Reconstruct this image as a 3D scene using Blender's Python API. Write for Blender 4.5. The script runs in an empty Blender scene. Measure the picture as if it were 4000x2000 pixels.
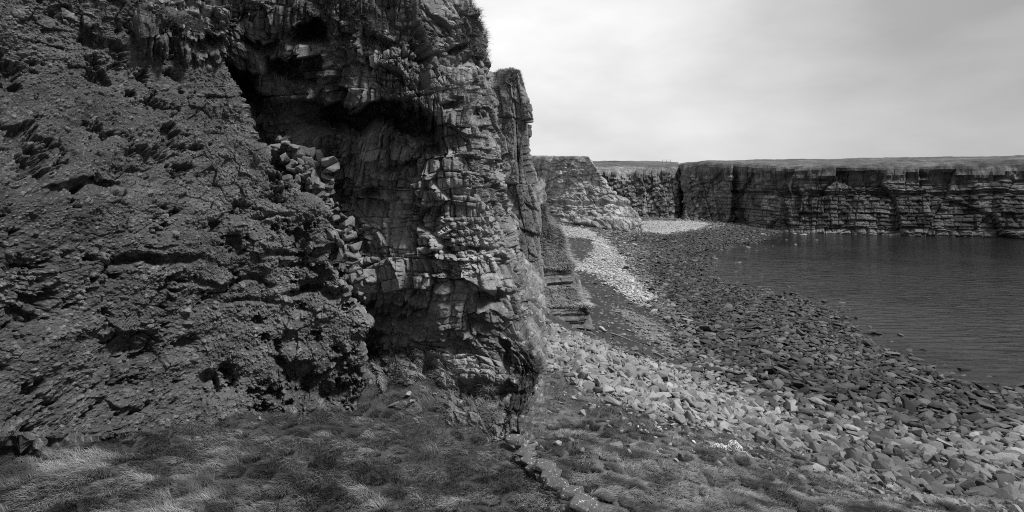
import bpy, bmesh, math, random
import numpy as np
from mathutils import Vector, noise as mnoise
random.seed(7)
RNG = np.random.default_rng(7)
C = bpy.context.scene.collection
S = bpy.context.scene

# ------------------------------------------------------------------ camera
CAMZ = 26.0          # eye height above the sea
FPX = 2100.0         # focal length in photo pixels (photo 4000 x 2000)
HY = 720.0           # photo row of the eye-level horizon
cam = bpy.data.cameras.new("camera")
cam.sensor_width = 36.0
cam.lens = 36.0 * FPX / 4000.0
cam.shift_y = -(1000.0 - HY) / 4000.0
cam.clip_start = 0.1
cam.clip_end = 20000
camo = bpy.data.objects.new("camera", cam)
camo.location = (0, 0, CAMZ)
camo.rotation_euler = (math.radians(90), 0, 0)
C.objects.link(camo)
S.camera = camo

# ------------------------------------------------------------------ world: overcast sky
SUN_EL, SUN_AZ = math.radians(54), math.radians(118)   # azimuth clockwise from +Y
w = bpy.data.worlds.new("World"); S.world = w; w.use_nodes = True
nt = w.node_tree; nt.nodes.clear()
N = nt.nodes.new; L = nt.links.new
out = N('ShaderNodeOutputWorld'); bg = N('ShaderNodeBackground')
sky = N('ShaderNodeTexSky'); sky.sky_type = 'NISHITA'; sky.sun_disc = False
sky.sun_elevation = SUN_EL; sky.sun_rotation = SUN_AZ
sky.air_density = 1.0; sky.dust_density = 3.0
bw = N('ShaderNodeRGBToBW'); L(sky.outputs[0], bw.inputs[0])
tc = N('ShaderNodeTexCoord'); mp = N('ShaderNodeMapping'); mp.inputs['Scale'].default_value = (1.0, 1.0, 2.6)
L(tc.outputs['Generated'], mp.inputs[0])
nz = N('ShaderNodeTexNoise'); nz.inputs['Scale'].default_value = 2.3; nz.inputs['Detail'].default_value = 7; nz.inputs['Roughness'].default_value = 0.5
L(mp.outputs[0], nz.inputs['Vector'])
cr = N('ShaderNodeMapRange'); cr.inputs['From Min'].default_value = 0.3; cr.inputs['From Max'].default_value = 0.7
cr.inputs['To Min'].default_value = 5.0; cr.inputs['To Max'].default_value = 8.0
L(nz.outputs['Fac'], cr.inputs['Value'])
# the cloud is brightest above the cliff, duller to the right over the sea
sx = N('ShaderNodeSeparateXYZ'); L(tc.outputs['Generated'], sx.inputs[0])
gx = N('ShaderNodeMapRange'); gx.inputs['From Min'].default_value = 0.05; gx.inputs['From Max'].default_value = 0.75
gx.inputs['To Min'].default_value = 1.0; gx.inputs['To Max'].default_value = 0.58; gx.interpolation_type = 'SMOOTHSTEP'
L(sx.outputs['X'], gx.inputs['Value'])
mu = N('ShaderNodeMath'); mu.operation = 'MULTIPLY'; L(cr.outputs[0], mu.inputs[0]); L(gx.outputs[0], mu.inputs[1])
gy = N('ShaderNodeMapRange'); gy.inputs['From Min'].default_value = -0.7; gy.inputs['From Max'].default_value = 0.1   # unseen sky behind the camera, dimmed to cut the fill light
gy.inputs['To Min'].default_value = 0.38; gy.inputs['To Max'].default_value = 1.0; gy.interpolation_type = 'SMOOTHSTEP'; L(sx.outputs['Y'], gy.inputs['Value'])
mu2 = N('ShaderNodeMath'); mu2.operation = 'MULTIPLY'; L(mu.outputs[0], mu2.inputs[0]); L(gy.outputs[0], mu2.inputs[1]); mu = mu2
mx = N('ShaderNodeMix'); mx.data_type = 'FLOAT'; mx.inputs[0].default_value = 0.95
L(bw.outputs[0], mx.inputs[2]); L(mu.outputs[0], mx.inputs[3])
L(mx.outputs[0], bg.inputs['Color']); bg.inputs['Strength'].default_value = 0.1
L(bg.outputs[0], out.inputs[0])
try: w.cycles.sampling_method = 'AUTOMATIC'
except Exception: pass

sl = bpy.data.lights.new("sun", 'SUN'); sl.energy = 3.9; sl.angle = math.radians(10); sl.color = (1, 1, 1)
so = bpy.data.objects.new("sun", sl); C.objects.link(so)
sd = Vector((math.sin(SUN_AZ) * math.cos(SUN_EL), math.cos(SUN_AZ) * math.cos(SUN_EL), math.sin(SUN_EL)))
so.rotation_euler = sd.to_track_quat('Z', 'Y').to_euler(); so.location = (60, -40, 90)

S.view_settings.view_transform = 'Standard'; S.view_settings.look = 'None'
S.view_settings.exposure = 0.45; S.view_settings.gamma = 1.0
S.cycles.use_denoising = False
S.cycles.filter_width = 1.05
S.cycles.max_bounces = 4; S.cycles.diffuse_bounces = 2; S.cycles.glossy_bounces = 2; S.cycles.transmission_bounces = 2
S.cycles.caustics_reflective = False; S.cycles.caustics_refractive = False

# ------------------------------------------------------------------ small helpers
def unp(X, Y, z):
    """photo pixel + height above sea -> world point"""
    b = (HY - Y) / FPX
    D = (z - CAMZ) / b
    return np.array([(X - 2000) / FPX * D, D, z])
def unpd(X, Y, D):
    X = np.asarray(X, float); Y = np.asarray(Y, float); D = np.asarray(D, float)
    return np.stack([(X - 2000) / FPX * D, D, CAMZ + (HY - Y) / FPX * D], -1)
def proj(P):
    return 2000 + P[..., 0] / P[..., 1] * FPX, HY - (P[..., 2] - CAMZ) / P[..., 1] * FPX
def sm(x, a=0.0, b=1.0):
    t = np.clip((x - a) / (b - a), 0, 1)
    return t * t * (3 - 2 * t)

def hsh(i, j, seed):
    i = i.astype(np.int64).astype(np.uint32); j = j.astype(np.int64).astype(np.uint32)
    h = i * np.uint32(374761393) + j * np.uint32(668265263) + np.uint32((seed * 2246822519) & 0xffffffff)
    h ^= h >> np.uint32(15); h *= np.uint32(2246822519); h ^= h >> np.uint32(13); h *= np.uint32(3266489917); h ^= h >> np.uint32(16)
    return h
def rnd(h, k):
    g = h * np.uint32(2654435761) + np.uint32((k * 40503 * 977 + 12345) & 0xffffffff)
    g ^= g >> np.uint32(16); g *= np.uint32(2246822519); g ^= g >> np.uint32(13)
    return (g & np.uint32(0xffffff)).astype(np.float32) / np.float32(0xffffff)
def vnoise(x, y, seed):
    xi = np.floor(x); yi = np.floor(y); fx = (x - xi).astype(np.float32); fy = (y - yi).astype(np.float32)
    fx = fx * fx * (3 - 2 * fx); fy = fy * fy * (3 - 2 * fy)
    a = rnd(hsh(xi, yi, seed), 1); b = rnd(hsh(xi + 1, yi, seed), 1)
    c = rnd(hsh(xi, yi + 1, seed), 1); d = rnd(hsh(xi + 1, yi + 1, seed), 1)
    return (a * (1 - fx) + b * fx) * (1 - fy) + (c * (1 - fx) + d * fx) * fy
def fbm(x, y, seed, oct=4, gain=0.5):
    r = 0; a = 1.0; t = 0
    for k in range(oct):
        r = r + a * (vnoise(x, y, seed + k * 17) - 0.5); t += a; a *= gain
        x = x * 2.03 + 11.3; y = y * 2.01 + 5.7
    return r / t * 2
def cells(s, t, cw, ch, seed, jit=0.8, cheb=False):
    p = s / cw; q = t / ch
    iq = np.floor(q)
    F1 = np.full(s.shape, 9.0, np.float32); F2 = F1.copy()
    DX = np.zeros(s.shape, np.float32); DY = DX.copy(); ID = np.zeros(s.shape, np.uint32)
    for dj in (-1, 0, 1):
        row = iq + dj
        off = rnd(hsh(row, row * 0 + 77, seed), 3)
        px = p + off
        ip = np.floor(px)
        for di in (-1, 0, 1):
            ci = ip + di
            h = hsh(ci, row, seed)
            dx = (px - (ci + 0.5 + jit * (rnd(h, 1) - 0.5))).astype(np.float32)
            dy = (q - (row + 0.5 + jit * (rnd(h, 2) - 0.5))).astype(np.float32)
            d = np.maximum(np.abs(dx), np.abs(dy)) if cheb else np.sqrt(dx * dx + dy * dy)
            m = d < F1
            F2 = np.where(m, F1, np.minimum(F2, d))
            F1 = np.where(m, d, F1); DX = np.where(m, dx, DX); DY = np.where(m, dy, DY); ID = np.where(m, h, ID)
    return F1, F2, DX * np.float32(cw), DY * np.float32(ch), ID
def fracture(s, t, cw, ch, amp, tilt, crack, seed, jit=0.8, cheb=False, crackw=0.07, bias=0.0):
    F1, F2, dx, dy, ID = cells(s, t, cw, ch, seed, jit, cheb)
    v = amp * (rnd(ID, 5) * 2 - 1) + tilt * ((rnd(ID, 6) * 2 - 1) * dx + ((rnd(ID, 7) * 2 - 1) + bias) * dy)
    v = v - crack * np.exp(-((F2 - F1) / crackw) ** 2)
    return v, rnd(ID, 8)
def bricks(s, t, cw, ch, amp, tilt, seed, lean=.4, crack=.03, cwid=.03):
    """squared blocks in courses of uneven height and length; faces lean back, undersides overhang"""
    q = t / ch; i0 = np.floor(q); jb = .3 * (rnd(hsh(i0, i0 * 0, seed), 1) - .5); i = np.where(q - i0 < .25 + jb, i0 - 1, i0)
    lo = i + .25 + .3 * (rnd(hsh(i, i * 0, seed), 1) - .5); hi = i + 1.25 + .3 * (rnd(hsh(i + 1, i * 0, seed), 1) - .5)
    ww = cw * (.6 + .9 * rnd(hsh(i, i * 0 + 9, seed), 2)); p = s / ww + 7 * rnd(hsh(i, i * 0 + 3, seed), 3)
    j0 = np.floor(p); g = .6 * (rnd(hsh(i, j0, seed), 4) - .5); j = np.where(p - j0 < .4 + g, j0 - 1, j0)
    l2 = j + .4 + .6 * (rnd(hsh(i, j, seed), 4) - .5); h2 = j + 1.4 + .6 * (rnd(hsh(i, j + 1, seed), 4) - .5)
    fy = np.clip((q - lo) / (hi - lo), 0, 1); fx = np.clip((p - l2) / (h2 - l2), 0, 1)
    ID = hsh(i, j, seed + 5)
    v = amp * (rnd(ID, 5) * 2 - 1) + tilt * ((rnd(ID, 6) * 2 - 1) * (fx - .5) * ww + ((rnd(ID, 7) * 2 - 1) - lean) * (fy - .5) * ch)
    ed = np.minimum(np.minimum(fy, 1 - fy) * ch, np.minimum(fx, 1 - fx) * ww)
    return v - crack * np.exp(-(ed / cwid) ** 2), rnd(ID, 8)
def strata(t, h, amp, seed):
    """stepped beds: each bed stands a little in or out"""
    q = t / h; i = np.floor(q); f = q - i
    e = 0.12
    a = rnd(hsh(i, i * 0, seed), 1); b = rnd(hsh(i + 1, i * 0, seed), 1)
    return amp * ((a + (b - a) * sm(f, 1 - e, 1.0)) * 2 - 1)

def setup(ob, label=None, cat=None, group=None, kind=None):
    if label: ob['label'] = label
    if cat: ob['category'] = cat
    if group: ob['group'] = group
    if kind: ob['kind'] = kind
    return ob
def mesh_np(name, V, F, mat, tone=None, smooth=False, parent=None):
    me = bpy.data.meshes.new(name)
    F = np.asarray(F, np.int32); n, k = F.shape
    me.vertices.add(len(V)); me.vertices.foreach_set('co', np.asarray(V, np.float32).ravel())
    me.loops.add(n * k); me.loops.foreach_set('vertex_index', F.ravel())
    me.polygons.add(n); me.polygons.foreach_set('loop_start', np.arange(0, n * k, k, dtype=np.int32))
    me.polygons.foreach_set('loop_total', np.full(n, k, np.int32))
    me.polygons.foreach_set('use_smooth', np.full(n, smooth, bool))
    me.update(calc_edges=True)
    if tone is not None:
        at = me.attributes.new('tone', 'FLOAT', 'POINT'); at.data.foreach_set('value', np.asarray(tone, np.float32).ravel())
    me.materials.append(mat)
    ob = bpy.data.objects.new(name, me); C.objects.link(ob)
    if parent: ob.parent = parent
    return ob
def grid_faces(nr, nc):
    i = np.arange(nr * nc).reshape(nr, nc)
    return np.stack([i[1:, :-1].ravel(), i[1:, 1:].ravel(), i[:-1, 1:].ravel(), i[:-1, :-1].ravel()], 1)

# ------------------------------------------------------------------ materials (all grey: black and white film)
def material(name, lo=0.6, hi=1.4, scale=1.5, fine=14.0, bump=0.03, bscale=9.0, rough=0.9, mode='attr', spots=0.0, spotscale=6.0, streak=0.0, spec=0.25):
    m = bpy.data.materials.new(name); m.use_nodes = True
    t = m.node_tree; n = t.nodes.new; l = t.links.new
    b = t.nodes['Principled BSDF']; b.inputs['Roughness'].default_value = rough; b.inputs['Specular IOR Level'].default_value = spec
    tco = n('ShaderNodeTexCoord')
    if mode == 'attr':
        a = n('ShaderNodeAttribute'); a.attribute_name = 'tone'; tone = a.outputs['Fac']; vec = tco.outputs['Object']
    elif mode == 'object':
        a = n('ShaderNodeObjectInfo'); tone_n = n('ShaderNodeRGBToBW'); l(a.outputs['Color'], tone_n.inputs[0]); tone = tone_n.outputs[0]
        vm = n('ShaderNodeVectorMath'); vm.operation = 'ADD'; l(tco.outputs['Object'], vm.inputs[0])
        cm = n('ShaderNodeCombineXYZ'); mm = n('ShaderNodeMath'); mm.operation = 'MULTIPLY'; mm.inputs[1].default_value = 40; l(a.outputs['Random'], mm.inputs[0])
        l(mm.outputs[0], cm.inputs[0]); l(mm.outputs[0], cm.inputs[1]); l(cm.outputs[0], vm.inputs[1]); vec = vm.outputs[0]
    n1 = n('ShaderNodeTexNoise'); n1.inputs['Scale'].default_value = scale; n1.inputs['Detail'].default_value = 8; n1.inputs['Roughness'].default_value = 0.62; l(vec, n1.inputs['Vector'])
    n2 = n('ShaderNodeTexNoise'); n2.inputs['Scale'].default_value = fine; n2.inputs['Detail'].default_value = 4; n2.inputs['Roughness'].default_value = 0.7; l(vec, n2.inputs['Vector'])
    ad = n('ShaderNodeMath'); ad.operation = 'ADD'; l(n1.outputs['Fac'], ad.inputs[0]); l(n2.outputs['Fac'], ad.inputs[1])
    mr = n('ShaderNodeMapRange'); mr.inputs['From Min'].default_value = 0.7; mr.inputs['From Max'].default_value = 1.3
    mr.inputs['To Min'].default_value = lo; mr.inputs['To Max'].default_value = hi; l(ad.outputs[0], mr.inputs['Value'])
    mul = n('ShaderNodeMath'); mul.operation = 'MULTIPLY'; l(tone, mul.inputs[0]); l(mr.outputs[0], mul.inputs[1]); res = mul.outputs[0]
    if streak:
        mpn = n('ShaderNodeMapping'); mpn.inputs['Scale'].default_value = (0.5 * streak, 0.5 * streak, 0.05 * streak); l(vec, mpn.inputs[0])
        n3 = n('ShaderNodeTexNoise'); n3.inputs['Scale'].default_value = 2.0; n3.inputs['Detail'].default_value = 6; l(mpn.outputs[0], n3.inputs['Vector'])
        m3 = n('ShaderNodeMapRange'); m3.inputs['From Min'].default_value = 0.38; m3.inputs['From Max'].default_value = 0.6; m3.inputs['To Min'].default_value = 0.55; m3.inputs['To Max'].default_value = 1.15; l(n3.outputs['Fac'], m3.inputs['Value'])
        q = n('ShaderNodeMath'); q.operation = 'MULTIPLY'; l(res, q.inputs[0]); l(m3.outputs[0], q.inputs[1]); res = q.outputs[0]
    if spots:   # pale lichen
        v = n('ShaderNodeTexNoise'); v.inputs['Scale'].default_value = spotscale; v.inputs['Detail'].default_value = 5; v.inputs['Roughness'].default_value = 0.6; l(vec, v.inputs['Vector'])
        ms = n('ShaderNodeMapRange'); ms.inputs['From Min'].default_value = 0.60; ms.inputs['From Max'].default_value = 0.66; l(v.outputs['Fac'], ms.inputs['Value'])
        mxx = n('ShaderNodeMix'); mxx.data_type = 'FLOAT'; l(ms.outputs[0], mxx.inputs[0]); l(res, mxx.inputs[2]); mxx.inputs[3].default_value = spots; res = mxx.outputs[0]
    l(res, b.inputs['Base Color'])
    bp = n('ShaderNodeBump'); bp.inputs['Distance'].default_value = bump; bp.inputs['Strength'].default_value = 1.0
    n4 = n('ShaderNodeTexNoise'); n4.inputs['Scale'].default_value = bscale; n4.inputs['Detail'].default_value = 7; n4.inputs['Roughness'].default_value = 0.72; l(vec, n4.inputs['Vector'])
    l(n4.outputs['Fac'], bp.inputs['Height']); l(bp.outputs[0], b.inputs['Normal'])
    return m
M_rock = material('cliff_rock', 0.45, 1.55, 0.9, 14, 0.035, 11, spots=0.30, spotscale=4)
M_clay = material('boulder_clay', 0.5, 1.5, 1.2, 26, 0.08, 16)
M_far = material('far_rock', 0.45, 1.55, 0.10, 1.2, 1.0, 0.6, streak=0.25)
M_stack = material('stack_rock', 0.55, 1.45, 0.25, 4.0, 0.25, 1.8, streak=0.8)
M_ground = material('ground', 0.4, 1.6, 0.5, 9, 0.12, 5)
M_stone = material('stone', 0.7, 1.3, 1.2, 9, 0.06, 5, mode='object')
M_stone_a = material('stone_mass', 0.7, 1.3, 0.8, 6, 0.06, 4)
M_wall = material('wall_stone', 0.55, 1.45, 5, 30, 0.03, 14, mode='object', spots=0.50, spotscale=5.5)
M_white = material('pale_stone', 0.85, 1.15, 2, 9, 0.03, 6, mode='object')
M_rope = material('rope_fibre', 0.8, 1.2, 8, 60, 0.01, 40, mode='object')
M_wood = material('driftwood', 0.7, 1.3, 2, 12, 0.02, 9, mode='object')
M_grass = bpy.data.materials.new('grass_blades'); M_grass.use_nodes = True
def _g():
    t = M_grass.node_tree; b = t.nodes['Principled BSDF']; b.inputs['Roughness'].default_value = 0.75; b.inputs['Specular IOR Level'].default_value = 0.2
    a = t.nodes.new('ShaderNodeAttribute'); a.attribute_name = 'tone'; t.links.new(a.outputs['Fac'], b.inputs['Base Color'])
_g()

# ------------------------------------------------------------------ lofted cliff sheets
def catmull(P, counts, axis):
    P = np.moveaxis(P, axis, 0); n = len(P); outp = []
    for i in range(n - 1):
        p0 = P[max(i - 1, 0)]; p1 = P[i]; p2 = P[i + 1]; p3 = P[min(i + 2, n - 1)]
        if i == 0: p0 = 2 * p1 - p2
        if i == n - 2: p3 = 2 * p2 - p1
        k = counts[i]; ts = np.arange(k) / k
        if i == n - 2: ts = np.append(ts, 1.0)
        for t in ts:
            lin = p1 + (p2 - p1) * t
            cub = 0.5 * (2 * p1 + (p2 - p0) * t + (2 * p0 - 5 * p1 + 4 * p2 - p3) * t * t + (3 * p1 - 3 * p2 + p3 - p0) * t ** 3)
            outp.append(0.35 * lin + 0.65 * cub)
    return np.moveaxis(np.array(outp), 0, axis)
def sheet(name, ctrl, nr, nc, dispf, mat, recess=None, smooth=False, sx=None):
    """ctrl[row][col] = (X, Y, depth): a curtain of rock; rows run top to bottom, columns left to right"""
    G = np.array(ctrl, float)
    G = catmull(catmull(G, nc, 1), nr, 0)
    B = unpd(G[..., 0], G[..., 1], G[..., 2])
    du = np.gradient(B, axis=1); dv = np.gradient(B, axis=0)
    Nn = np.cross(du, dv); Nn /= np.linalg.norm(Nn, axis=-1, keepdims=True) + 1e-9
    mid = B[B.shape[0] // 2]
    s1 = np.concatenate([[0], np.cumsum(np.linalg.norm(np.diff(mid[:, :2], axis=0), axis=1))])
    s = np.broadcast_to(s1[None, :], B.shape[:2]).astype(np.float64); t = B[..., 2]
    if sx: s = B[..., 0] * sx[0] + B[..., 1] * sx[1]
    # normals must look outwards (towards the camera for the visible part)
    vis = np.sum(Nn * (np.array([0, 0, CAMZ]) - B), -1)
    if np.median(vis) < 0: Nn = -Nn
    if recess is not None:
        D2 = G[..., 2] + recess(G[..., 0], G[..., 1], s, t)
        B = unpd(G[..., 0], G[..., 1], D2)
    d, tone = dispf(s, t, G[..., 0], G[..., 1], B)
    P = B + Nn * d[..., None]
    nrr, ncc = B.shape[:2]
    return mesh_np(name, P.reshape(-1, 3), grid_faces(nrr, ncc), mat, tone.ravel(), smooth), P

def zones(X, Y, lst):
    r = np.zeros(X.shape)
    for (cx, cy, rx, ry, dv) in lst:
        r = r + dv * np.exp(-((X - cx) / rx) ** 2 - ((Y - cy) / ry) ** 2)
    return r

# ---- near rock cliff -------------------------------------------------
#        Y      edgeX  D for columns  X=-600    0     500   850  1050  1250  1450  1600
near_rows = [
 (-600, 1790, [15.5, 15.5, 16.0, 17.0, 17.3, 17.6, 18.0, 18.5], 19.0, 20.0, 21.5),
 (0,    1835, [13.5, 14.0, 15.3, 17.0, 17.4, 17.6, 18.0, 18.4], 19.0, 19.8, 21.5),
 (130,  1890, [13.0, 13.8, 15.5, 16.9, 18.0, 18.0, 17.9, 18.2], 18.9, 19.6, 21.3),
 (270,  1915, [13.4, 14.3, 16.2, 17.6, 18.7, 18.3, 17.8, 18.0], 18.7, 19.4, 21.2),
 (400,  1940, [13.8, 14.8, 16.8, 18.8, 19.0, 18.6, 17.9, 18.0], 18.4, 19.2, 21.2),
 (520,  1952, [14.4, 15.4, 17.6, 19.6, 19.8, 19.6, 19.4, 19.3], 18.6, 19.1, 21.2),
 (680,  1958, [14.8, 15.8, 18.0, 20.0, 20.2, 20.3, 20.3, 19.9], 18.7, 19.1, 21.0),
 (850,  1985, [15.0, 16.0, 18.2, 20.2, 20.4, 20.5, 20.4, 19.9], 18.8, 19.0, 20.8),
 (1000, 2020, [15.0, 16.0, 18.2, 20.2, 20.4, 20.4, 20.1, 19.8], 18.6, 18.9, 20.5),
 (1150, 2045, [15.0, 16.0, 18.2, 20.2, 20.4, 20.3, 19.8, 19.6], 18.4, 18.8, 20.3),
 (1250, 2060, [15.0, 16.0, 18.2, 20.2, 20.4, 20.4, 20.2, 20.0], 18.7, 18.8, 20.2),
 (1350, 2112, [15.0, 16.0, 18.2, 20.2, 20.4, 20.2, 20.0, 19.7], 18.8, 18.3, 19.2),
 (1440, 2150, [15.0, 16.0, 18.2, 20.0, 20.2, 19.9, 19.5, 19.1], 18.3, 17.9, 18.7),
 (1530, 2130, [15.0, 16.0, 18.2, 19.8, 20.0, 19.5, 19.0, 18.5], 17.8, 17.4, 18.2),
 (1620, 2088, [15.0, 16.0, 18.0, 19.6, 19.6, 18.8, 18.3, 17.8], 17.2, 16.8, 17.5),
 (1730, 2082, [15.0, 16.0, 18.0, 19.4, 19.4, 18.4, 17.6, 17.0], 16.6, 16.4, 16.9),
 (1900, 2082, [15.0, 16.0, 18.0, 19.4, 19.4, 18.4, 17.4, 16.8], 16.4, 16.2, 16.7),
]
ctrl = []
for (Y, ex, Ds, d8, d9, de) in near_rows:
    xs = [-600, 0, 500, 850, 1050, 1250, 1450, 1600]
    if 500 < Y < 1300: Ds = [d - c for d, c in zip(Ds, [0, 0, 0, 0, .1, .5, .75, .7])]
    row = [(x, Y, d) for x, d in zip(xs, Ds)]
    ex = ex - 14
    row += [(ex - 190, Y, d8), (ex - 85, Y, d9), (ex, Y, de)]
    k = 1.0
    row += [(ex - 12, Y - (Y - HY) * .22, 26), (ex - 30, Y - (Y - HY) * .5, 38), (min(ex, 1985) - 40, HY + (Y - HY) * .36, 56)]
    ctrl.append(row)
lipx = [700, 870, 950, 1000, 1080, 1150, 1230, 1290, 1400, 1500, 1600, 1690, 1730, 1800]
lipy = [250, 262, 285, 350, 380, 378, 385, 388, 395, 378, 388, 430, 480, 520]
lipa = [0.1, 0.2, 1.0, 1.9, 1.7, 1.5, 2.6, 4.2, 4.6, 4.6, 4.2, 3.0, 0.5, 0.0]
def near_recess(X, Y, s, t):
    wob = 26 * fbm(s * 0.9, t * 0.9, 31, 3) + 14 * fbm(s * 3.5, t * 3.5, 32, 2)
    Yw = Y + wob
    lip = np.interp(X, lipx, lipy); A = np.interp(X, lipx, lipa)
    r = A * sm(Yw, lip, lip + 40) * (1 - 0.92 * sm(Yw, lip + 50, lip + 160))
    # small caves and overhanging ledges: cx, cy(lip), half width, height, depth
    for (cx, cy, hw, hh, dp) in [(1205, 88, 55, 60, 2.2), (1150, 215, 90, 80, 1.9), (930, 285, 70, 110, 2.0), (1020, 150, 60, 40, .9), (1390, 60, 60, 30, .6), (1500, 150, 70, 30, .6),
                                 (1260, 300, 90, 40, .6), (820, 150, 60, 40, .7), (1500, 1205, 120, 60, .7), (1620, 1225, 60, 60, .6), (1680, 560, 45, 40, .7),
                                 (1560, 620, 90, 26, .45), (1450, 735, 110, 30, .5), (1640, 805, 80, 26, .4), (1800, 958, 130, 22, .4),
                                 (1905, 1130, 60, 60, .8), (1820, 1320, 60, 60, .6), (1440, 1300, 40, 80, .4), (1985, 1330, 25, 100, .6), (1930, 620, 14, 60, .7), (1860, 430, 30, 40, .6),
                                 (1780, 190, 40, 26, .5), (1840, 230, 26, 40, .5), (1620, 200, 60, 24, .4), (1770, 380, 34, 30, .5)]:
        Xw = X + wob * 0.8
        r = r + dp * sm(Yw, cy - 5, cy + 10) * (1 - sm(Yw, cy + hh * .5, cy + hh * 1.5)) * np.exp(-((Xw - cx) / hw) ** 4)
    return r * (X < 1990)
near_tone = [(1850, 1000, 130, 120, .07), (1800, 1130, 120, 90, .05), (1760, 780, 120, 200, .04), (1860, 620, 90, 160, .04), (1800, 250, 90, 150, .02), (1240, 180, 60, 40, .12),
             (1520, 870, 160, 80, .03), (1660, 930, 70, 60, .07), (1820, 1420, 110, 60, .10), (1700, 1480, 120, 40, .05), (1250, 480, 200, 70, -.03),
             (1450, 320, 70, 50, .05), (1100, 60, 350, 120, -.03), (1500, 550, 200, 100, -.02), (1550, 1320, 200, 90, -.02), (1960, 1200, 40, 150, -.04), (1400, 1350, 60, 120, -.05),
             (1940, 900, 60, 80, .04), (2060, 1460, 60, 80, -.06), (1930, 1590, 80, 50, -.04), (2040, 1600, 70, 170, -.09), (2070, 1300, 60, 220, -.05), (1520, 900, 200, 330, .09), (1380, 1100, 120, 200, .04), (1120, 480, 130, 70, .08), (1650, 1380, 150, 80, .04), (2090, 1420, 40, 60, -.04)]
def near_disp(s, t, X, Y, B):
    ws = s + 0.16 * fbm(s * .4, t * .4, 3, 2) + 0.02 * fbm(s * 4, t * 4, 4, 2); wt = t + 0.14 * fbm(s * .35, t * .5, 5, 2) + 0.02 * fbm(s * 4, t * 4, 6, 2) + 0.02 * s
    a, ra = fracture(ws + .15 * wt, wt, 1.15, .95, 0.22, 0.28, 0.06, 11, crackw=0.03, bias=-.35, jit=.9)
    a2, ra2 = bricks(ws + .12 * wt, wt, 1.0, 2.1, 0.20, 0.20, 17, lean=.1, crack=.05)
    # the bedding of every big block is turned its own way
    th_ = (ra - .5) * .55; cth, sth = np.cos(th_), np.sin(th_)
    rs_, rt_ = ws * cth + wt * sth, wt * cth - ws * sth
    b, rb = bricks(rs_, rt_, .46, .50, .16, .5, 12, lean=.12, crack=.09, cwid=.035)
    b2, rb2 = bricks(ws - .10 * wt, wt - .03 * ws, .52, 1.15, .19, .42, 18, lean=.1, crack=.09, cwid=.04)
    c, rc = fracture(ws + .25 * wt, wt, 0.27, 0.18, 0.095, 0.70, 0.06, 13, crackw=0.07, bias=-.15)
    d, rd = fracture(ws, wt + 4, 0.12, 0.085, 0.045, 0.65, 0.03, 14, crackw=0.1, bias=-.2)
    e, re_ = bricks(ws - .12 * wt, wt, 0.30, 1.0, 0.17, 0.45, 15, lean=.15, crack=.09, cwid=.035)
    # what kind of rock is where: clean faces, upright blades, small blocks, rubble
    kind = fbm(s * .42, t * .42, 21, 3) + .35 * (ra - .5)
    low = sm(Y + 60 * fbm(s * .5, t * .5, 19, 2), 1230, 1330)
    rubble = np.clip(sm(kind, .02, .16) + low * .8, 0, 1)
    blocks = sm(kind, -.22, -.08) * (1 - .5 * rubble)
    upright = sm(fbm(s * .4 + 40, t * .3, 26, 2), -.06, .08) * (1 - low)
    st = strata(wt + .05 * fbm(s * .6, t * .3, 8, 2), 0.19, 0.012, 9) * sm(fbm(s * .4 + 5, t * .4, 23, 2), -.05, .15)
    f = 0.018 * fbm(s * 8, t * 8, 24, 4, .65)
    v = a * 1.25 + a2 * .8 + b2 * (.75 - rubble * .4) + e * upright + b * (.3 + .9 * blocks) + c * (.25 + .85 * rubble) + d * np.clip(rubble - .25, 0, 1) * 1.1 + st + f
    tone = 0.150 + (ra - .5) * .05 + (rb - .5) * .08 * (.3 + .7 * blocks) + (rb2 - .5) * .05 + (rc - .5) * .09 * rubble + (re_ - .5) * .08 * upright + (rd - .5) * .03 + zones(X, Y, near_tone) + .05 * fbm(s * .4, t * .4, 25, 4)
    v = v * (1 - .45 * sm(s, SCORN - .8, SCORN + .1))
    # moss and soil lodged between the blocks
    moss = sm(fbm(s * 1.1, t * 1.1, 27, 5, .6), 0.08, 0.25) * sm(Y, 500, 200)
    tone = tone * (1 - .45 * moss)
    v = v + moss * .06 * fbm(s * 12, t * 12, 28, 3, .7)
    return v, np.clip(tone * .95, .03, .42)
SCORN = 19.0
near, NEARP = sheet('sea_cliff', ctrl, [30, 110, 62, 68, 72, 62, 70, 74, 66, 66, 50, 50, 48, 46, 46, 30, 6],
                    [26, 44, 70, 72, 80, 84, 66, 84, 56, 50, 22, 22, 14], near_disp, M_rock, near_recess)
setup(near, kind='structure')

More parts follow.
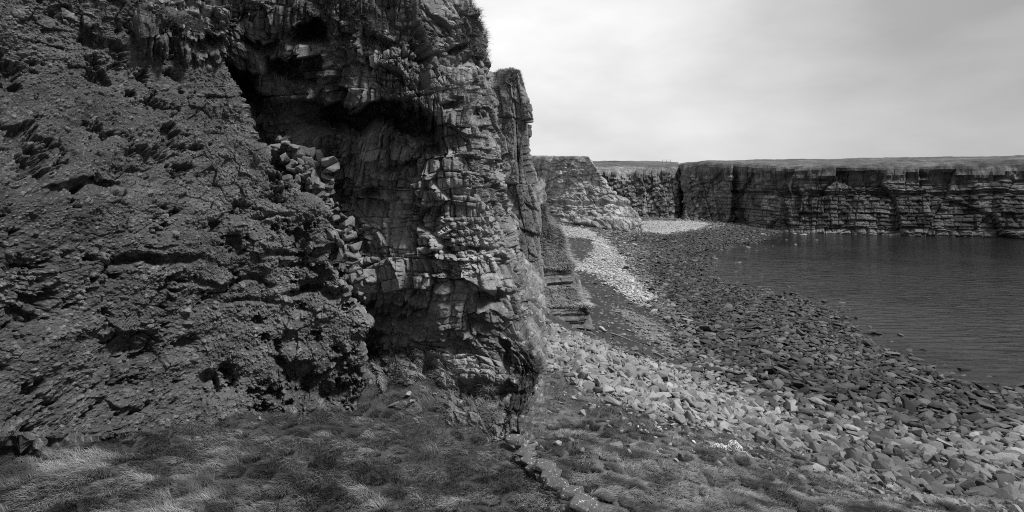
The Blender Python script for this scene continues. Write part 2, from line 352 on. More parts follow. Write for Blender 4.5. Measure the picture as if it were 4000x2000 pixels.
# ---- bank of boulder clay in front of it ------------------------------
clay_edge0 = [(-40, 500), (60, 690), (130, 775), (200, 830), (270, 880), (340, 925), (450, 948), (560, 990), (620, 1060), (700, 1140), (760, 1190), (810, 1265), (860, 1300),
             (900, 1318), (935, 1268), (990, 1278), (1060, 1318), (1110, 1348), (1160, 1385), (1210, 1410), (1265, 1432), (1300, 1408), (1380, 1418), (1480, 1424), (1560, 1408), (1620, 1400), (1720, 1400)]
clay_edge = []
for Y in np.arange(-40, 1721, 22):
    ex = np.interp(Y, [q[0] for q in clay_edge0], [q[1] for q in clay_edge0])
    clay_edge.append((float(Y), float(ex + 26 * fbm(np.array([Y / 60.0]), np.array([.5]), 44, 3)[0] * (Y < 1600))))
clay_edge.append((2400.0, 1400.0))
ctrl = []
for i, (Y, ex) in enumerate(clay_edge):
    k = sm(np.float64(Y), -40, 900)
    xs = [-700, -300, 60, 330, 520, 700, 860, 1000, 1120, 1230]
    # columns squeezed to the left of the edge
    fr = np.array([0, .2, .38, .52, .62, .71, .79, .86, .92, .965])
    x0 = -700
    Xc = x0 + (ex - x0) * fr
    Db = np.interp(Xc, [-700, 0, 500, 800, 1100, 1300, 1420], [9.2, 11.2, 13.6, 15.4, 16.6, 17.1, 17.4])
    lean = np.interp(Y, [-40, 300, 800, 1250, 1600, 1720], [2.0, 1.5, .45, 0.15, -.2, -.3])
    bul = 0.35 * math.sin(Y / 190.0)
    row = [(x, Y, d + lean + bul * .5) for x, d in zip(Xc, Db)]
    de = row[-1][2]
    row += [(ex, Y, de + .25), (ex + 2, Y, de + 1.1), (ex - 30, Y, de + 3.0)]
    ctrl.append(row)
def clay_recess(X, Y, s, t):
    r = 0
    wob = 46 * fbm(s * 1.0, t * 1.0, 41, 5, .6)
    for (cx, cy, hw, hh, dp) in [(1230, 1130, 110, 26, .5), (1150, 970, 110, 22, .35), (900, 1090, 140, 26, .4), (1150, 1400, 60, 110, .7), (1230, 1440, 50, 90, .6), (890, 1420, 22, 90, .45), (820, 1460, 30, 60, .4),
                                 (1330, 1150, 60, 26, .4), (1300, 1500, 60, 60, .5), (1000, 1180, 100, 20, .25), (600, 1000, 160, 40, .5), (300, 700, 160, 50, .5), (500, 1300, 120, 80, .6), (1060, 840, 80, 18, .25), (1290, 925, 40, 20, .4)]:
        r = r + dp * sm(Y + wob, cy - 5, cy + 12) * (1 - sm(Y + wob, cy + hh * .5, cy + hh * 1.6)) * np.exp(-((X + wob - cx) / hw) ** 4)
    return r * (.45 + .8 * vnoise(s * 1.5, t * 3, 43))
def clay_disp(s, t, X, Y, B):
    v = 0.34 * fbm(s * .5, t * .5, 51, 4, .55)
    n1 = fbm(s * 1.5, t * 1.9, 52, 5, .6)
    v = v + 0.20 * n1 - .30 * sm(-n1, .18, .42)
    tone = .115 + .04 * fbm(s * .5, t * .5, 53, 3) + .03 * fbm(s * 5, t * 7, 50, 3)
    ww = s + .05 * fbm(s * 3, t * 3, 54, 2); wt = t + .05 * fbm(s * 3, t * 3, 55, 2)
    # cobbles of several sizes standing out of the clay
    for (cs, pr, rr, hh, seed) in [(1.15, .22, .17, .13, 61), (.52, .34, .22, .085, 62), (.26, .42, .26, .055, 63), (.13, .5, .32, .034, 64), (.075, .6, .36, .02, 65)]:
        F1, F2, dx, dy, ID = cells(ww, wt, cs, cs, seed, .9)
        p = rnd(ID, 5) < pr
        r = rr * (.5 + .8 * rnd(ID, 6)) * cs
        ang = (rnd(ID, 9) - .5) * 2.2
        ex = dx * np.cos(ang) + dy * np.sin(ang); ey = -dx * np.sin(ang) + dy * np.cos(ang)
        ry = r * (.6 + .4 * rnd(ID, 7))
        q = np.abs(ex / r) ** 3 + np.abs(ey / ry) ** 3 + .3 * np.abs(ex + ey) / r
        dome = np.clip(1 - q, 0, 1) ** .45 * p
        v = v + hh * (.7 + .8 * rnd(ID, 10)) * dome
        tone = np.where(dome > .05, tone * .35 + (.07 + .14 * rnd(ID, 8)), tone)
    v = v + .055 * fbm(s * 6, t * 8, 66, 5, .7)
    a, ra = fracture(ww, wt, .5, .40, .09, .25, .03, 67, crackw=.08, bias=-.2)
    v = v + a * sm(fbm(s * .5, t * .5, 68, 3), -.15, .25)
    tone = tone + zones(X, Y, [(1050, 780, 220, 140, .035), (1330, 1050, 60, 200, .06), (1100, 1250, 160, 100, .03), (820, 1180, 200, 60, -.04), (900, 1420, 200, 60, -.01), (1420, 1200, 50, 90, .12), (1230, 1530, 150, 60, -.03), (300, 900, 500, 900, -.02)])
    return v, np.clip(tone * .80, .025, .40)
nrc = [int(max(8, (clay_edge[i + 1][0] - clay_edge[i][0]) / 2.05)) for i in range(len(clay_edge) - 1)]; nrc[-1] = 20
clay, CLAYP = sheet('clay_bank', ctrl, nrc, [24, 80, 100, 96, 88, 80, 68, 60, 46, 34, 16, 14], clay_disp, M_clay, clay_recess, sx=(1.0, .55))
setup(clay, kind='structure')

# ---- pillar of rock standing behind -----------------------------------
def stack_disp(s, t, X, Y, B):
    ws = s + .5 * fbm(s * .15, t * .15, 71, 3); wt = t + .4 * fbm(s * .2, t * .2, 72, 3)
    a, ra = bricks(ws + .12 * wt, wt, 1.9, 8.0, .5, .10, 73, lean=.1, crack=.25, cwid=.08)
    b, rb = fracture(ws, wt, 1.7, 2.9, .16, .14, .08, 74, crackw=.03, bias=-.3, jit=.95)
    c, rc = fracture(ws, wt, .5, .45, .07, .2, .05, 75, crackw=.08)
    v = a + b + c + .08 * fbm(s * 1.5, t * 1.5, 76, 4, .6)
    grassy = sm(Y + 10 * fbm(s, t, 77, 2), 345, 318) * (B[..., 1] < 70)
    tone = .17 + (ra - .5) * .05 + (rb - .5) * .05 + (rc - .5) * .03 + .03 * fbm(s * .3, t * .2, 78, 3) + zones(X, Y, [(2040, 330, 16, 22, -.05), (2100, 1200, 60, 200, .02)])
    v = v * (1 - .7 * grassy) + .25 * grassy * fbm(s * 1.2, t * 1.2, 79, 4)
    return v, np.clip(tone, .05, .34)
rows = []
for (Y, xr, D, lx) in [(268, 2000, 66, 1900), (282, 2030, 63, 1900), (330, 2040, 62, 1890), (390, 2055, 61.5, 1880), (480, 2061, 61.5, 1880), (590, 2054, 61.3, 1880), (700, 2070, 61, 1880), (800, 2092, 60.5, 1890), (880, 2100, 60, 1890),
                       (980, 2108, 59.5, 1890), (1080, 2110, 59, 1890), (1200, 2100, 58.5, 1900), (1290, 2086, 58, 1900), (1380, 2080, 57, 1900)]:
    row = [(lx - 60, Y, D + 2), (lx, Y, D + 1), (1960, Y, D + .3), (2000 if Y > 270 else 1990, Y - (9 if Y < 300 else 0), D), ((2000 + xr) / 2 + 6, Y, D - .2), (xr, Y, D + .9), (xr + 1, HY + (Y - HY) * .96, D + 3.5), (xr - 25, HY + (Y - HY) * .78, D + 17)]
    if Y <= 270: row = [(x, 300 - 25 * math.exp(-((x - 1992) / 28.0) ** 2), D) for (x, y, D) in row]
    rows.append(row)
stack, STACKP = sheet('rock_pillar', rows, [10, 26, 30, 44, 52, 54, 48, 40, 48, 48, 54, 40, 30], [12, 30, 28, 26, 28, 16, 12], stack_disp, M_stack)
setup(stack, kind='structure')

# ---- lower grassy spur with dark ledges beside the beach ---------------
def ledge_disp(s, t, X, Y, B):
    band = sm(Y, 1045, 1070) * (1 - sm(Y, 1135, 1150)) + sm(Y, 1195, 1215)
    band = np.clip(band, 0, 1)
    st = strata(t + .25 * fbm(s * .1, t * .1, 81, 2), .62, .75, 82) + strata(t + .1 * fbm(s * .2, t * .1, 83, 2), .23, .22, 84)
    a, ra = fracture(s, t, 3.2, 2.2, .5, .15, .3, 85, cheb=True, crackw=.05)
    gr = .9 * fbm(s * .28, t * .3, 86, 4, .6) + .3 * fbm(s * 1.4, t * 1.0, 87, 3)
    v = (st + .5 * a) * band + gr * (1 - band) + .6 * band * sm(Y, 1190, 1210)
    tone = (.085 + .05 * ra + .05 * (vnoise(s * .3, t * 4, 88) - .4)) * band + (.19 + .12 * fbm(s * .5, t * .5, 89, 4)) * (1 - band)
    return v, np.clip(tone, .03, .32)
rows = []
for (Y, xr, D) in [(700, 2064, 104), (800, 2096, 102), (868, 2122, 99), (900, 2172, 96), (960, 2198, 93), (1010, 2202, 90), (1060, 2236, 87), (1110, 2236, 85), (1150, 2238, 84), (1195, 2270, 81), (1215, 2288, 80), (1255, 2284, 78.5), (1290, 2276, 78), (1330, 2270, 77)]:
    D1 = D
    rows.append([(1960, Y, D1 - 8), (2060, Y, D1 - 4), (2130, Y, D1 - 2), (2130 + (xr - 2130) * .5 if xr > 2130 else 2100, Y, D1 - .5), (xr, Y, D1), (xr + 2, HY + (Y - HY) * .97, D1 + 3.5), (xr - 10, HY + (Y - HY) * .86, D1 + 14), (xr - 60, HY + (Y - HY) * .6, D1 + 60)])
ledge, LEDGEP = sheet('grassy_spur', rows, [20, 24, 14, 24, 22, 24, 26, 22, 22, 14, 24, 24, 14], [12, 26, 26, 26, 12, 10, 8], ledge_disp, M_stack)
setup(ledge, kind='structure')

# ---- far headland -------------------------------------------------------
def spur_disp(s, t, X, Y, B):
    ws = s + 3 * fbm(s * .03, t * .03, 91, 3)
    a, ra = fracture(ws, t, 9, 3.5, .9, .10, .6, 92, crackw=.06, bias=-.3)
    b, rb = fracture(ws, t, 3.2, 2.2, .5, .2, .3, 93, crackw=.08, bias=-.1)
    st = strata(t + 1.2 * fbm(s * .02, t * .05, 94, 2), 1.5, .25, 95)
    v = .8 * a + b + st + 1.3 * fbm(s * .12, t * .16, 96, 4, .6) + .5 * fbm(s * .7, t * .7, 98, 3)
    # hollow under the grassy terrace
    yy = Y + 5 * fbm(s * .1, t * 0, 99, 3)
    v = v - 2.4 * sm(yy, 783, 789) * (1 - sm(yy, 792, 812)) * (X > 2120)
    low = sm(yy, 868, 878)
    v = v * (1 - .85 * sm(Y, 650, 618))
    v = v - 1.8 * low
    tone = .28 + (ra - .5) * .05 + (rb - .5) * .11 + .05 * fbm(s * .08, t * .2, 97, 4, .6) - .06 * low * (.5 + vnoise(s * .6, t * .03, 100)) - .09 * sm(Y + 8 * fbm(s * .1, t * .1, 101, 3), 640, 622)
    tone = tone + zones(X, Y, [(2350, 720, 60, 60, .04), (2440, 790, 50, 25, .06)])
    return v, np.clip(tone, .03, .34)
rows = []
colX = [1930, 2070, 2180, 2290]
topD = [392, 368, 340, 322]; botD = [365, 338, 292, 267]; topY = [606, 610, 612, 614]; botY = [850, 864, 888, 905]
ridge = [(2300, 617, 318), (2352, 690, 306), (2402, 760, 296), (2462, 790, 286), (2492, 850, 276), (2508, 873, 268), (2508, 914, 264), (2508, 960, 262)]
rp = [(0, 0), (.30, .22), (.58, .45), (.66, .62), (.86, .85), (.92, .97), (1.0, 1.0), (1.15, 1.0)]
for (fy, fd), rg in zip(rp, ridge):
    row = [(colX[i] + (rg[0] - 2300) * (i / 4.2) ** 2, topY[i] + (botY[i] - topY[i]) * fy, topD[i] + (botD[i] - topD[i]) * fd) for i in range(4)]
    X5, Y5, D5 = rg
    row += [rg, (X5 - 2, Y5 - 2, D5 + 14), (X5 - 30, HY + (Y5 - HY) * .82, D5 + 70)]
    rows.append(row)
rows.insert(0, [(x, 605 + (y - 605) * .3 + 35, d + 140) for (x, y, d) in rows[0]])
rows.insert(1, [(x, y + 3, d + 18) for (x, y, d) in rows[1]])
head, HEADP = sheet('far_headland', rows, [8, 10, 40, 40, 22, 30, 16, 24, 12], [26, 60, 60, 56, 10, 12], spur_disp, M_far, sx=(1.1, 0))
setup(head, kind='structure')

# ---- cliffs of the bay -----------------------------------------------------
def bay_disp(s, t, X, Y, B):
    ws = s + 4 * fbm(s * .02, t * .02, 111, 3); tt = t + .9 * fbm(s * .03, t * .05, 118, 2)
    broken = sm(X, 2870, 2760)
    a, ra = bricks(ws, tt, 9, 8.5, .55, .08, 112, lean=.1, crack=.6, cwid=.3)
    b, rb = bricks(ws, tt, 5, 2.1, .55, .15, 113, lean=.5, crack=.5, cwid=.25)
    u, ru = fracture(ws + .35 * t, t * .22, 6.5, 4, 1.3, .25, .7, 124, crackw=.06)
    u2, ru2 = fracture(ws, t * .25, 19, 6, 1.6, .12, .8, 125, crackw=.03)
    c, rc = fracture(ws, t, 2.6, 2.2, .8, .35, .4, 116, crackw=.08, bias=-.5)
    st = strata(tt, 1.15, .22, 114)
    v = (a + b + st) * (1 - .8 * broken) * sm(Y, 645, 690) + (c + u) * (.25 + .75 * broken) * sm(Y, 655, 700) + u2 * sm(Y, 650, 690) + .9 * fbm(s * .15, t * .12, 115, 4, .6)
    yy = Y + 4 * fbm(s * .08, t * 0, 117, 3)
    v = v - 1.3 * sm(yy, 745, 749) * (1 - sm(yy, 752, 775)) * (X > 2860)
    plat = sm(Y, 660, 643)
    v = v * (1 - plat) + plat * 1.3 * fbm(B[..., 0] * .06, B[..., 1] * .03, 119, 4)
    tone = .098 + .065 * broken + (ra - .5) * .05 * (1 - broken) + (rb - .5) * .06 * (1 - broken) + (rc - .5) * .07 * broken + (ru2 - .5) * .05 + .035 * fbm(s * .06, t * .25, 120, 4, .6)
    dk = sm(vnoise(s * .22, t * .02, 121), .55, .8) * sm(Y, 700, 760)
    tone = tone * (1 - .5 * dk * (1 - broken))
    # bird lime on the ledges, pale wave-washed foot of the cliff
    lime = sm(vnoise(s * .5, t * .05, 122), .66, .75) * sm(fbm(s * .9, t * .35, 123, 4, .7), .08, .2) * zones(X, Y, [(3090, 775, 70, 50, 1.0), (3100, 850, 60, 30, .9)])
    tone = tone + .45 * lime
    foot = sm(Y, 893, 899) * (1 - sm(Y, 912, 918)) * sm(X, 2960, 3060)
    tone = tone + foot * .10 + plat * (.03)
    return v, np.clip(np.where(plat > .5, .085 + .08 * fbm(B[..., 0] * .05, B[..., 1] * .02, 129, 4), tone), .03, .6)
def bay(name, cols, nc):
    rows = []
    for k in range(8):
        row = []
        for (X, Ye, De, Yb, Db, Yp) in cols:
            if X > 2700: Ye = Ye - 8
            Yp = Yp + 4 * float(fbm(np.array([X / 90.0]), np.array([.3]), 126, 2)[0])
            if k == 0: row.append((X, Yp, De + 260))
            elif k == 1: row.append((X, Yp + (Ye - Yp) * .35, De + 70))
            elif k == 2: row.append((X, Ye, De))
            elif k < 7:
                f = (k - 2) / 4.0; row.append((X, Ye + 8 + (Yb - Ye - 8) * f, De + (Db - De) * (f * .8 + .1)))
            else: row.append((X, Yb + 40, Db - 4))
        rows.append(row)
    rows = [[(X + (14 * math.sin((Y - 645) / 70.0) if 2600 < X < 2670 and Y < 900 else 0), Y, D) for (X, Y, D) in q] for q in rows]
    o, P = sheet(name, rows, [14, 14, 8, 44, 44, 44, 44, 20][:7], nc, bay_disp, M_far)
    return setup(o, kind='structure')
bay('bay_cliff', [(2180, 655, 420, 870, 392, 628), (2330, 660, 410, 865, 385, 628), (2450, 668, 402, 862, 378, 629), (2560, 655, 396, 862, 366, 630), (2625, 648, 392, 862, 358, 632), (2644, 648, 398, 862, 372, 633), (2652, 650, 440, 862, 420, 634)], [50, 60, 60, 40, 14, 10])
bay('bay_cliff', [(2646, 652, 440, 862, 415, 640), (2662, 645, 385, 864, 362, 638), (2690, 641, 375, 864, 350, 634), (2760, 638, 362, 864, 348, 632), (2855, 642, 348, 872, 338, 629), (2868, 643, 349, 884, 346, 629), (2960, 648, 335, 905, 318, 627), (3080, 650, 318, 914, 292, 624),
     (3225, 648, 302, 918, 282, 620), (3400, 645, 292, 922, 275, 617), (3600, 642, 284, 925, 268, 613), (3800, 640, 276, 930, 262, 612), (4100, 634, 266, 935, 252, 604)], [12, 24, 44, 50, 14, 50, 64, 70, 60, 50, 40, 40])

# ------------------------------------------------------------------ ground: grass slope, rockfall, beach, sea bed
gc = [(4000,2300,12.5),(3225,2300,14),(2600,2300,15),(2200,2300,15.5),(1800,2300,15.5),(1500,2000,15),
 (3220,1990,12.2),(2900,1990,13),(2600,1990,13.5),(2300,1990,14.3),(2000,1900,14.3),(2100,1700,12.5),(1900,1700,12.5),(2100,1600,11.6),(1950,1500,11.3),(2120,1500,11.1),(2120,1400,10.8),(2120,1320,10.0),(2120,1260,9.2),(1950,1250,9.2),(2120,1190,8),
 (2500,1650,11),(2350,1500,10.1),(2830,1750,10.5),(3220,1790,7.2),(3000,1850,10.6),(3100,1740,7.7),(2600,1530,8.5),(2850,1650,8.4),(3000,1650,6.2),(3220,1730,4.6),
 (2330,1340,5.2),(2200,1300,6.8),(2300,1290,4.4),(2250,1240,4.2),(2600,1440,3.3),(2850,1510,2.0),(3050,1600,2.6),(3220,1650,2.2),
 (3220,1500,.7),(3220,1380,.4),(3220,1215,.05),(3100,1175,.05),(2900,1300,.8),(2900,1160,.1),(2800,1120,.05),(2700,1075,.0),(2600,1100,.9),(2500,1000,1.4),(2400,1100,2.7),(2300,1050,3.6),(2230,1100,4.2),(2230,960,4.2),(2600,1200,1.7),(2750,1350,1.3),(2450,1250,3.0),(2150,900,4.6),(2250,900,3.6),
 (2080,870,5),(2500,930,1.3),(2600,960,.7),(2700,1000,.1),(2650,880,2.4),(2570,868,3),(2800,866,2.0),(2900,900,.8),(2960,930,.0),(2850,965,-.1),(3050,915,-.3),(3225,940,-1.2),(3200,1050,-1.2),(3000,1050,-.8),(2850,1040,-.4),
 (4000,1990,9),(4000,1800,4),(3600,1990,10.8),(3600,1850,6),(3600,1700,1.6),(3600,1500,.3),(3600,1350,-.6),(4000,1600,.2),(4000,1300,-2),(4000,950,-3),(3600,950,-2.5),(3600,1200,-1.6)]
gp = np.array([unp(*c) for c in gc])
def key(x, y): return np.stack([x / y * 1.6, np.log(y)], -1)
def tps(K, Q): 
    r = np.sqrt(((Q[:, None, :] - K[None]) ** 2).sum(-1)); return r
def rbf_fit(K, z, lam=2e-3):
    n = len(K); A = np.zeros((n + 3, n + 3)); A[:n, :n] = tps(K, K) - lam * np.eye(n)
    A[:n, n] = 1; A[:n, n + 1:] = K; A[n, :n] = 1; A[n + 1:, :n] = K.T
    return np.linalg.solve(A, np.concatenate([z, [0, 0, 0]]))
class Terrain:
    def __init__(self, pts, a0, a1, d0, d1, na, nd, lam=2e-3, extra=None):
        self.a = (a0, a1, na); self.d = (math.log(d0), math.log(d1), nd)
        K = key(pts[:, 0], pts[:, 1]); c = rbf_fit(K, pts[:, 2], lam)
        A, Dl = np.meshgrid(np.linspace(a0, a1, na), np.linspace(*self.d[:2], nd))
        # coarse evaluation then bilinear refinement keeps this quick
        st = 6
        ai = np.linspace(a0, a1, na // st + 2); di = np.linspace(self.d[0], self.d[1], nd // st + 2)
        Aq, Dq = np.meshgrid(ai, di); Q = np.stack([Aq.ravel() * 1.6, Dq.ravel()], -1)
        zc = (tps(K, Q) @ c[:-3] + c[-3] + Q @ c[-2:]).reshape(Aq.shape)
        self.z = self._bil(zc, (A - a0) / (a1 - a0) * (len(ai) - 1), (Dl - self.d[0]) / (self.d[1] - self.d[0]) * (len(di) - 1))
        self.y = np.exp(Dl); self.x = A * self.y
        if extra is not None: self.z = extra(self.x, self.y, self.z)
    @staticmethod
    def _bil(g, u, v):
        u = np.clip(u, 0, g.shape[1] - 1.001); v = np.clip(v, 0, g.shape[0] - 1.001)
        i = u.astype(int); j = v.astype(int); fu = u - i; fv = v - j
        return (g[j, i] * (1 - fu) + g[j, i + 1] * fu) * (1 - fv) + (g[j + 1, i] * (1 - fu) + g[j + 1, i + 1] * fu) * fv
    def h(self, x, y):
        a0, a1, na = self.a; d0, d1, nd = self.d
        return self._bil(self.z, (x / y - a0) / (a1 - a0) * (na - 1), (np.log(y) - d0) / (d1 - d0) * (nd - 1))
    def points(self): return np.stack([self.x, self.y, self.z], -1)
def inpoly(X, Y, poly):
    r = np.zeros(np.shape(X), bool); n = len(poly); j = n - 1
    for i in range(n):
        xi, yi = poly[i]; xj, yj = poly[j]
        cnd = ((yi > Y) != (yj > Y)) & (X < (xj - xi) * (Y - yi) / (yj - yi + 1e-9) + xi)
        r ^= cnd; j = i
    return r
P_weed = [(2205,928),(2310,935),(2312,985),(2280,1030),(2210,1000)]
P_weed2 = [(2210,1060),(2300,1060),(2380,1110),(2480,1165),(2560,1215),(2630,1290),(2690,1440),(2620,1445),(2480,1395),(2340,1330),(2230,1300)]
P_peb = [(2100,870),(2300,893),(2360,930),(2430,1000),(2470,1080),(2570,1165),(2530,1190),(2400,1125),(2300,1060),(2200,1055),(2190,1000),(2280,1030),(2320,980),(2312,930),(2200,925)]
P_sand = [(2400,1200),(2450,1205),(2520,1240),(2600,1320),(2660,1400),(2620,1385),(2540,1325),(2480,1275)]
P_farpeb = [(2500,862),(2700,862),(2790,872),(2720,898),(2600,915),(2510,905)]
P_talus = [(2000,1200),(2130,1262),(2200,1290),(2330,1330),(2480,1400),(2620,1440),(2750,1490),(2850,1550),(3000,1600),(3225,1690),(3500,1770),(4100,1850),(4100,2010),(3500,1920),(3225,1800),(3050,1725),(2882,1690),(2761,1648),(2640,1625),(2560,1610),(2450,1560),(2350,1530),(2270,1500),(2190,1440),(2120,1420),(2000,1420)]
P_grass = [(2000,1420),(2120,1420),(2190,1440),(2270,1500),(2350,1530),(2450,1560),(2560,1610),(2640,1625),(2761,1648),(2882,1690),(3050,1727),(3225,1800),(3500,1920),(4100,2010),(4600,2600),(1200,2600),(1500,1500)]
def zone_of(x, y, z):
    """0 beach, 1 weed, 2 pale pebbles, 3 sand, 4 rockfall, 5 grass"""
    X = 2000 + x / y * FPX; Y = HY - (z - CAMZ) / y * FPX
    sc = np.clip((Y - HY) / 700.0, .1, 1.4)
    X = X + 46 * sc * fbm(x * .12, y * .09, 131, 4); Y = Y + 22 * sc * fbm(x * .12 + 7, y * .09, 132, 4)
    X = X + 26 * sc * fbm(x * .7, y * .6, 133, 3); Y = Y + 12 * sc * fbm(x * .7, y * .6 + 3, 134, 3)
    X = X + RNG.normal(0, 13, X.shape) * sc; Y = Y + RNG.normal(0, 8, X.shape) * sc
    r = np.zeros(X.shape, int)
    for pz, k in ((P_peb, 2), (P_farpeb, 2), (P_weed, 1), (P_weed2, 1), (P_sand, 3), (P_talus, 4), (P_grass, 5)):
        r[inpoly(X, Y, pz)] = k
    return r
def slope_extra(x, y, z):
    g = sm(z, 6, 9.5) * sm(y, 60, 45)
    z = z + g * (.28 * fbm(x * .3, y * .3, 141, 3) + .16 * fbm(x * 1.1, y * .9, 142, 3))
    z = z + (1 - g) * sm(z, -.3, .5) * .25 * fbm(x * .25, y * .25, 143, 3)
    z = z + .04 * fbm(x * 4, y * 4, 144, 2)
    z = np.maximum(z, -3.2)
    # cut away so it passes under the clay and the near cliff
    return z
TR = Terrain(gp, -0.22, 1.45, 8.0, 460, 740, 760, extra=slope_extra)
zn = zone_of(TR.x, TR.y, TR.z)
tn = np.choose(zn, [.04, .03, .26, .12, .11, .09]).astype(float)
tn = tn * (1 + .5 * fbm(TR.x * .6, TR.y * .6, 145, 5, .7)) * np.where(TR.z < .15, .5, 1.0)
tn = np.where((zn == 1) & (vnoise(TR.x * 2.5, TR.y * 2.5, 146) > .82), .10 + .1 * vnoise(TR.x * 3, TR.y * 3, 147), tn)
ground = mesh_np('ground', TR.points().reshape(-1, 3), grid_faces(*TR.x.shape)[:, ::-1], M_ground, tn.ravel(), True)
setup(ground, kind='structure')

# sea
M_sea = bpy.data.materials.new('sea_water'); M_sea.use_nodes = True
def _s():
    t = M_sea.node_tree; n = t.nodes.new; l = t.links.new; b = t.nodes['Principled BSDF']
    b.inputs['Base Color'].default_value = (.012, .012, .012, 1); b.inputs['Roughness'].default_value = .1; b.inputs['IOR'].default_value = 1.33
    tc_ = n('ShaderNodeTexCoord'); mp_ = n('ShaderNodeMapping'); mp_.inputs['Rotation'].default_value = (0, 0, math.radians(-20)); mp_.inputs['Scale'].default_value = (.35, 1.3, 1)
    l(tc_.outputs['Object'], mp_.inputs[0])
    a = n('ShaderNodeTexNoise'); a.inputs['Scale'].default_value = .55; a.inputs['Detail'].default_value = 5; a.inputs['Distortion'].default_value = .6; l(mp_.outputs[0], a.inputs['Vector'])
    a2 = n('ShaderNodeTexNoise'); a2.inputs['Scale'].default_value = .035; a2.inputs['Detail'].default_value = 3; l(tc_.outputs['Object'], a2.inputs['Vector'])
    mr = n('ShaderNodeMapRange'); mr.inputs['From Min'].default_value = .4; mr.inputs['From Max'].default_value = .62; b.inputs['Specular IOR Level'].default_value = .2; mr.inputs['To Min'].default_value = .45; mr.inputs['To Max'].default_value = 1.0; l(a2.outputs['Fac'], mr.inputs['Value'])
    bp = n('ShaderNodeBump'); bp.inputs['Distance'].default_value = .45; l(a.outputs['Fac'], bp.inputs['Height']); l(mr.outputs[0], bp.inputs['Strength']); l(bp.outputs[0], b.inputs['Normal'])
_s()
V = np.array([(-60, 45, 0), (9000, 45, 0), (9000, 9000, 0), (-60, 9000, 0)], float)
sea = mesh_np('sea', V, [[0, 1, 2, 3]], M_sea); setup(sea, kind='structure')

# ------------------------------------------------------------------ near grass terrace
tcpts = np.array([unp(*c) for c in [(-700,2000,20.6),(-700,1500,20.3),(0,2000,20.2),(0,1500,20.0),(400,2000,19.9),(400,1540,19.9),(775,2000,19.5),(775,1545,19.35),(1000,1580,19.1),(1200,1610,18.9),(1400,1620,18.65),(1500,2000,18.9),(1200,1800,19.0),(1600,1800,18.55),(1800,1800,18.35),
        (2000,2000,18.4),(1550,1540,18.75),(1700,1500,18.95),(1500,1450,19.2),(1850,1560,18.5),(1950,1650,18.25),(1980,1720,18.05),(2080,1800,18.1),(2000,1830,18.2),(2150,1900,18.3),(2250,2000,18.4),(2400,2200,18.6),(2000,2600,18.8),(1000,2600,19.6),(1650,1430,19.4),(1450,1520,18.9),(1620,1400,19.7),(1850,1500,18.75),(2000,1560,18.1)]])
WALL = np.array([unpd(*c) for c in [(1905, 1665, 17.1), (1960, 1690, 16.4), (2060, 1765, 15.1), (2150, 1862, 13.6), (2250, 1955, 12.4), (2335, 2045, 11.4), (2520, 2260, 9.6), (2800, 2600, 7.8)]])
def wall_side(x, y):
    """signed distance, positive on the far (right) side of the wall"""
    best = np.full(np.shape(x), 1e9); sg = np.zeros(np.shape(x))
    for i in range(len(WALL) - 1):
        a, b = WALL[i, :2], WALL[i + 1, :2]; d = b - a; L2 = d @ d
        t = np.clip(((x - a[0]) * d[0] + (y - a[1]) * d[1]) / L2, 0, 1)
        qx, qy = x - (a[0] + t * d[0]), y - (a[1] + t * d[1]); dd = np.hypot(qx, qy)
        cr_ = d[0] * qy - d[1] * qx
        m = dd < best; best = np.where(m, dd, best); sg = np.where(m, np.sign(cr_), sg)
    return best * sg
def terr_extra(x, y, z):
    z = z + .16 * fbm(x * .55, y * .55, 151, 3) + .13 * fbm(x * 1.6, y * 1.6, 152, 3)
    ws_ = wall_side(x, y)
    z = z - 7.0 * sm(ws_, .18, 1.5) - 4 * sm(x, .9, 3.5) * (y > 16)
    return z
TT = Terrain(tcpts, -1.45, 0.42, 5.2, 24, 420, 300, extra=terr_extra)
terrace = mesh_np('grass_terrace', TT.points().reshape(-1, 3), grid_faces(*TT.x.shape)[:, ::-1], M_ground, (.05 * (1 + .5 * fbm(TT.x * 1.2, TT.y * 1.2, 153, 3))).ravel(), True)
setup(terrace, kind='structure')

# ------------------------------------------------------------------ grass
def blades(name, x, y, z, dirx, diry, droop, length, width, tone, mat=M_grass, cat='grass', label='', segs=3):
    n = len(x)
    P0 = np.stack([x, y, z], -1)
    dirv = np.stack([dirx, diry, np.zeros(n)], -1)
    side = np.stack([-diry, dirx, np.zeros(n)], -1)
    # half of the blades turn their flat side to another way
    rot = RNG.uniform(-.7, .7, n)[:, None]
    side = side * np.cos(rot) + np.array([0, 0, 1]) * np.sin(rot)
    V = np.zeros((n, (segs + 1) * 2, 3)); up = np.array([0, 0, 1.0])
    for k in range(segs + 1):
        f = k / segs
        # an arc: rises first, then lies over with the wind
        hor = (1 - np.cos(f * droop * 1.5)) / 1.5 + .15 * f
        ver = np.sin(f * droop * 1.5) / (1.5 * np.maximum(droop, .2)) 
        pos = P0 + dirv * (length * hor)[:, None] + up * (length * ver)[:, None]
        wd = (width * (1 - .85 * f ** 1.5))[:, None] * .5
        V[:, 2 * k] = pos - side * wd; V[:, 2 * k + 1] = pos + side * wd
    m = (segs + 1) * 2; base = (np.arange(n) * m)[:, None]
    F = np.concatenate([base + np.array([2 * k, 2 * k + 1, 2 * k + 3, 2 * k + 2]) for k in range(segs)], 0)
    tb = np.repeat(tone[:, None], m, 1) 
    o = mesh_np(name, V.reshape(-1, 3), F, mat, tb, True)
    return setup(o, label, cat, kind='stuff')
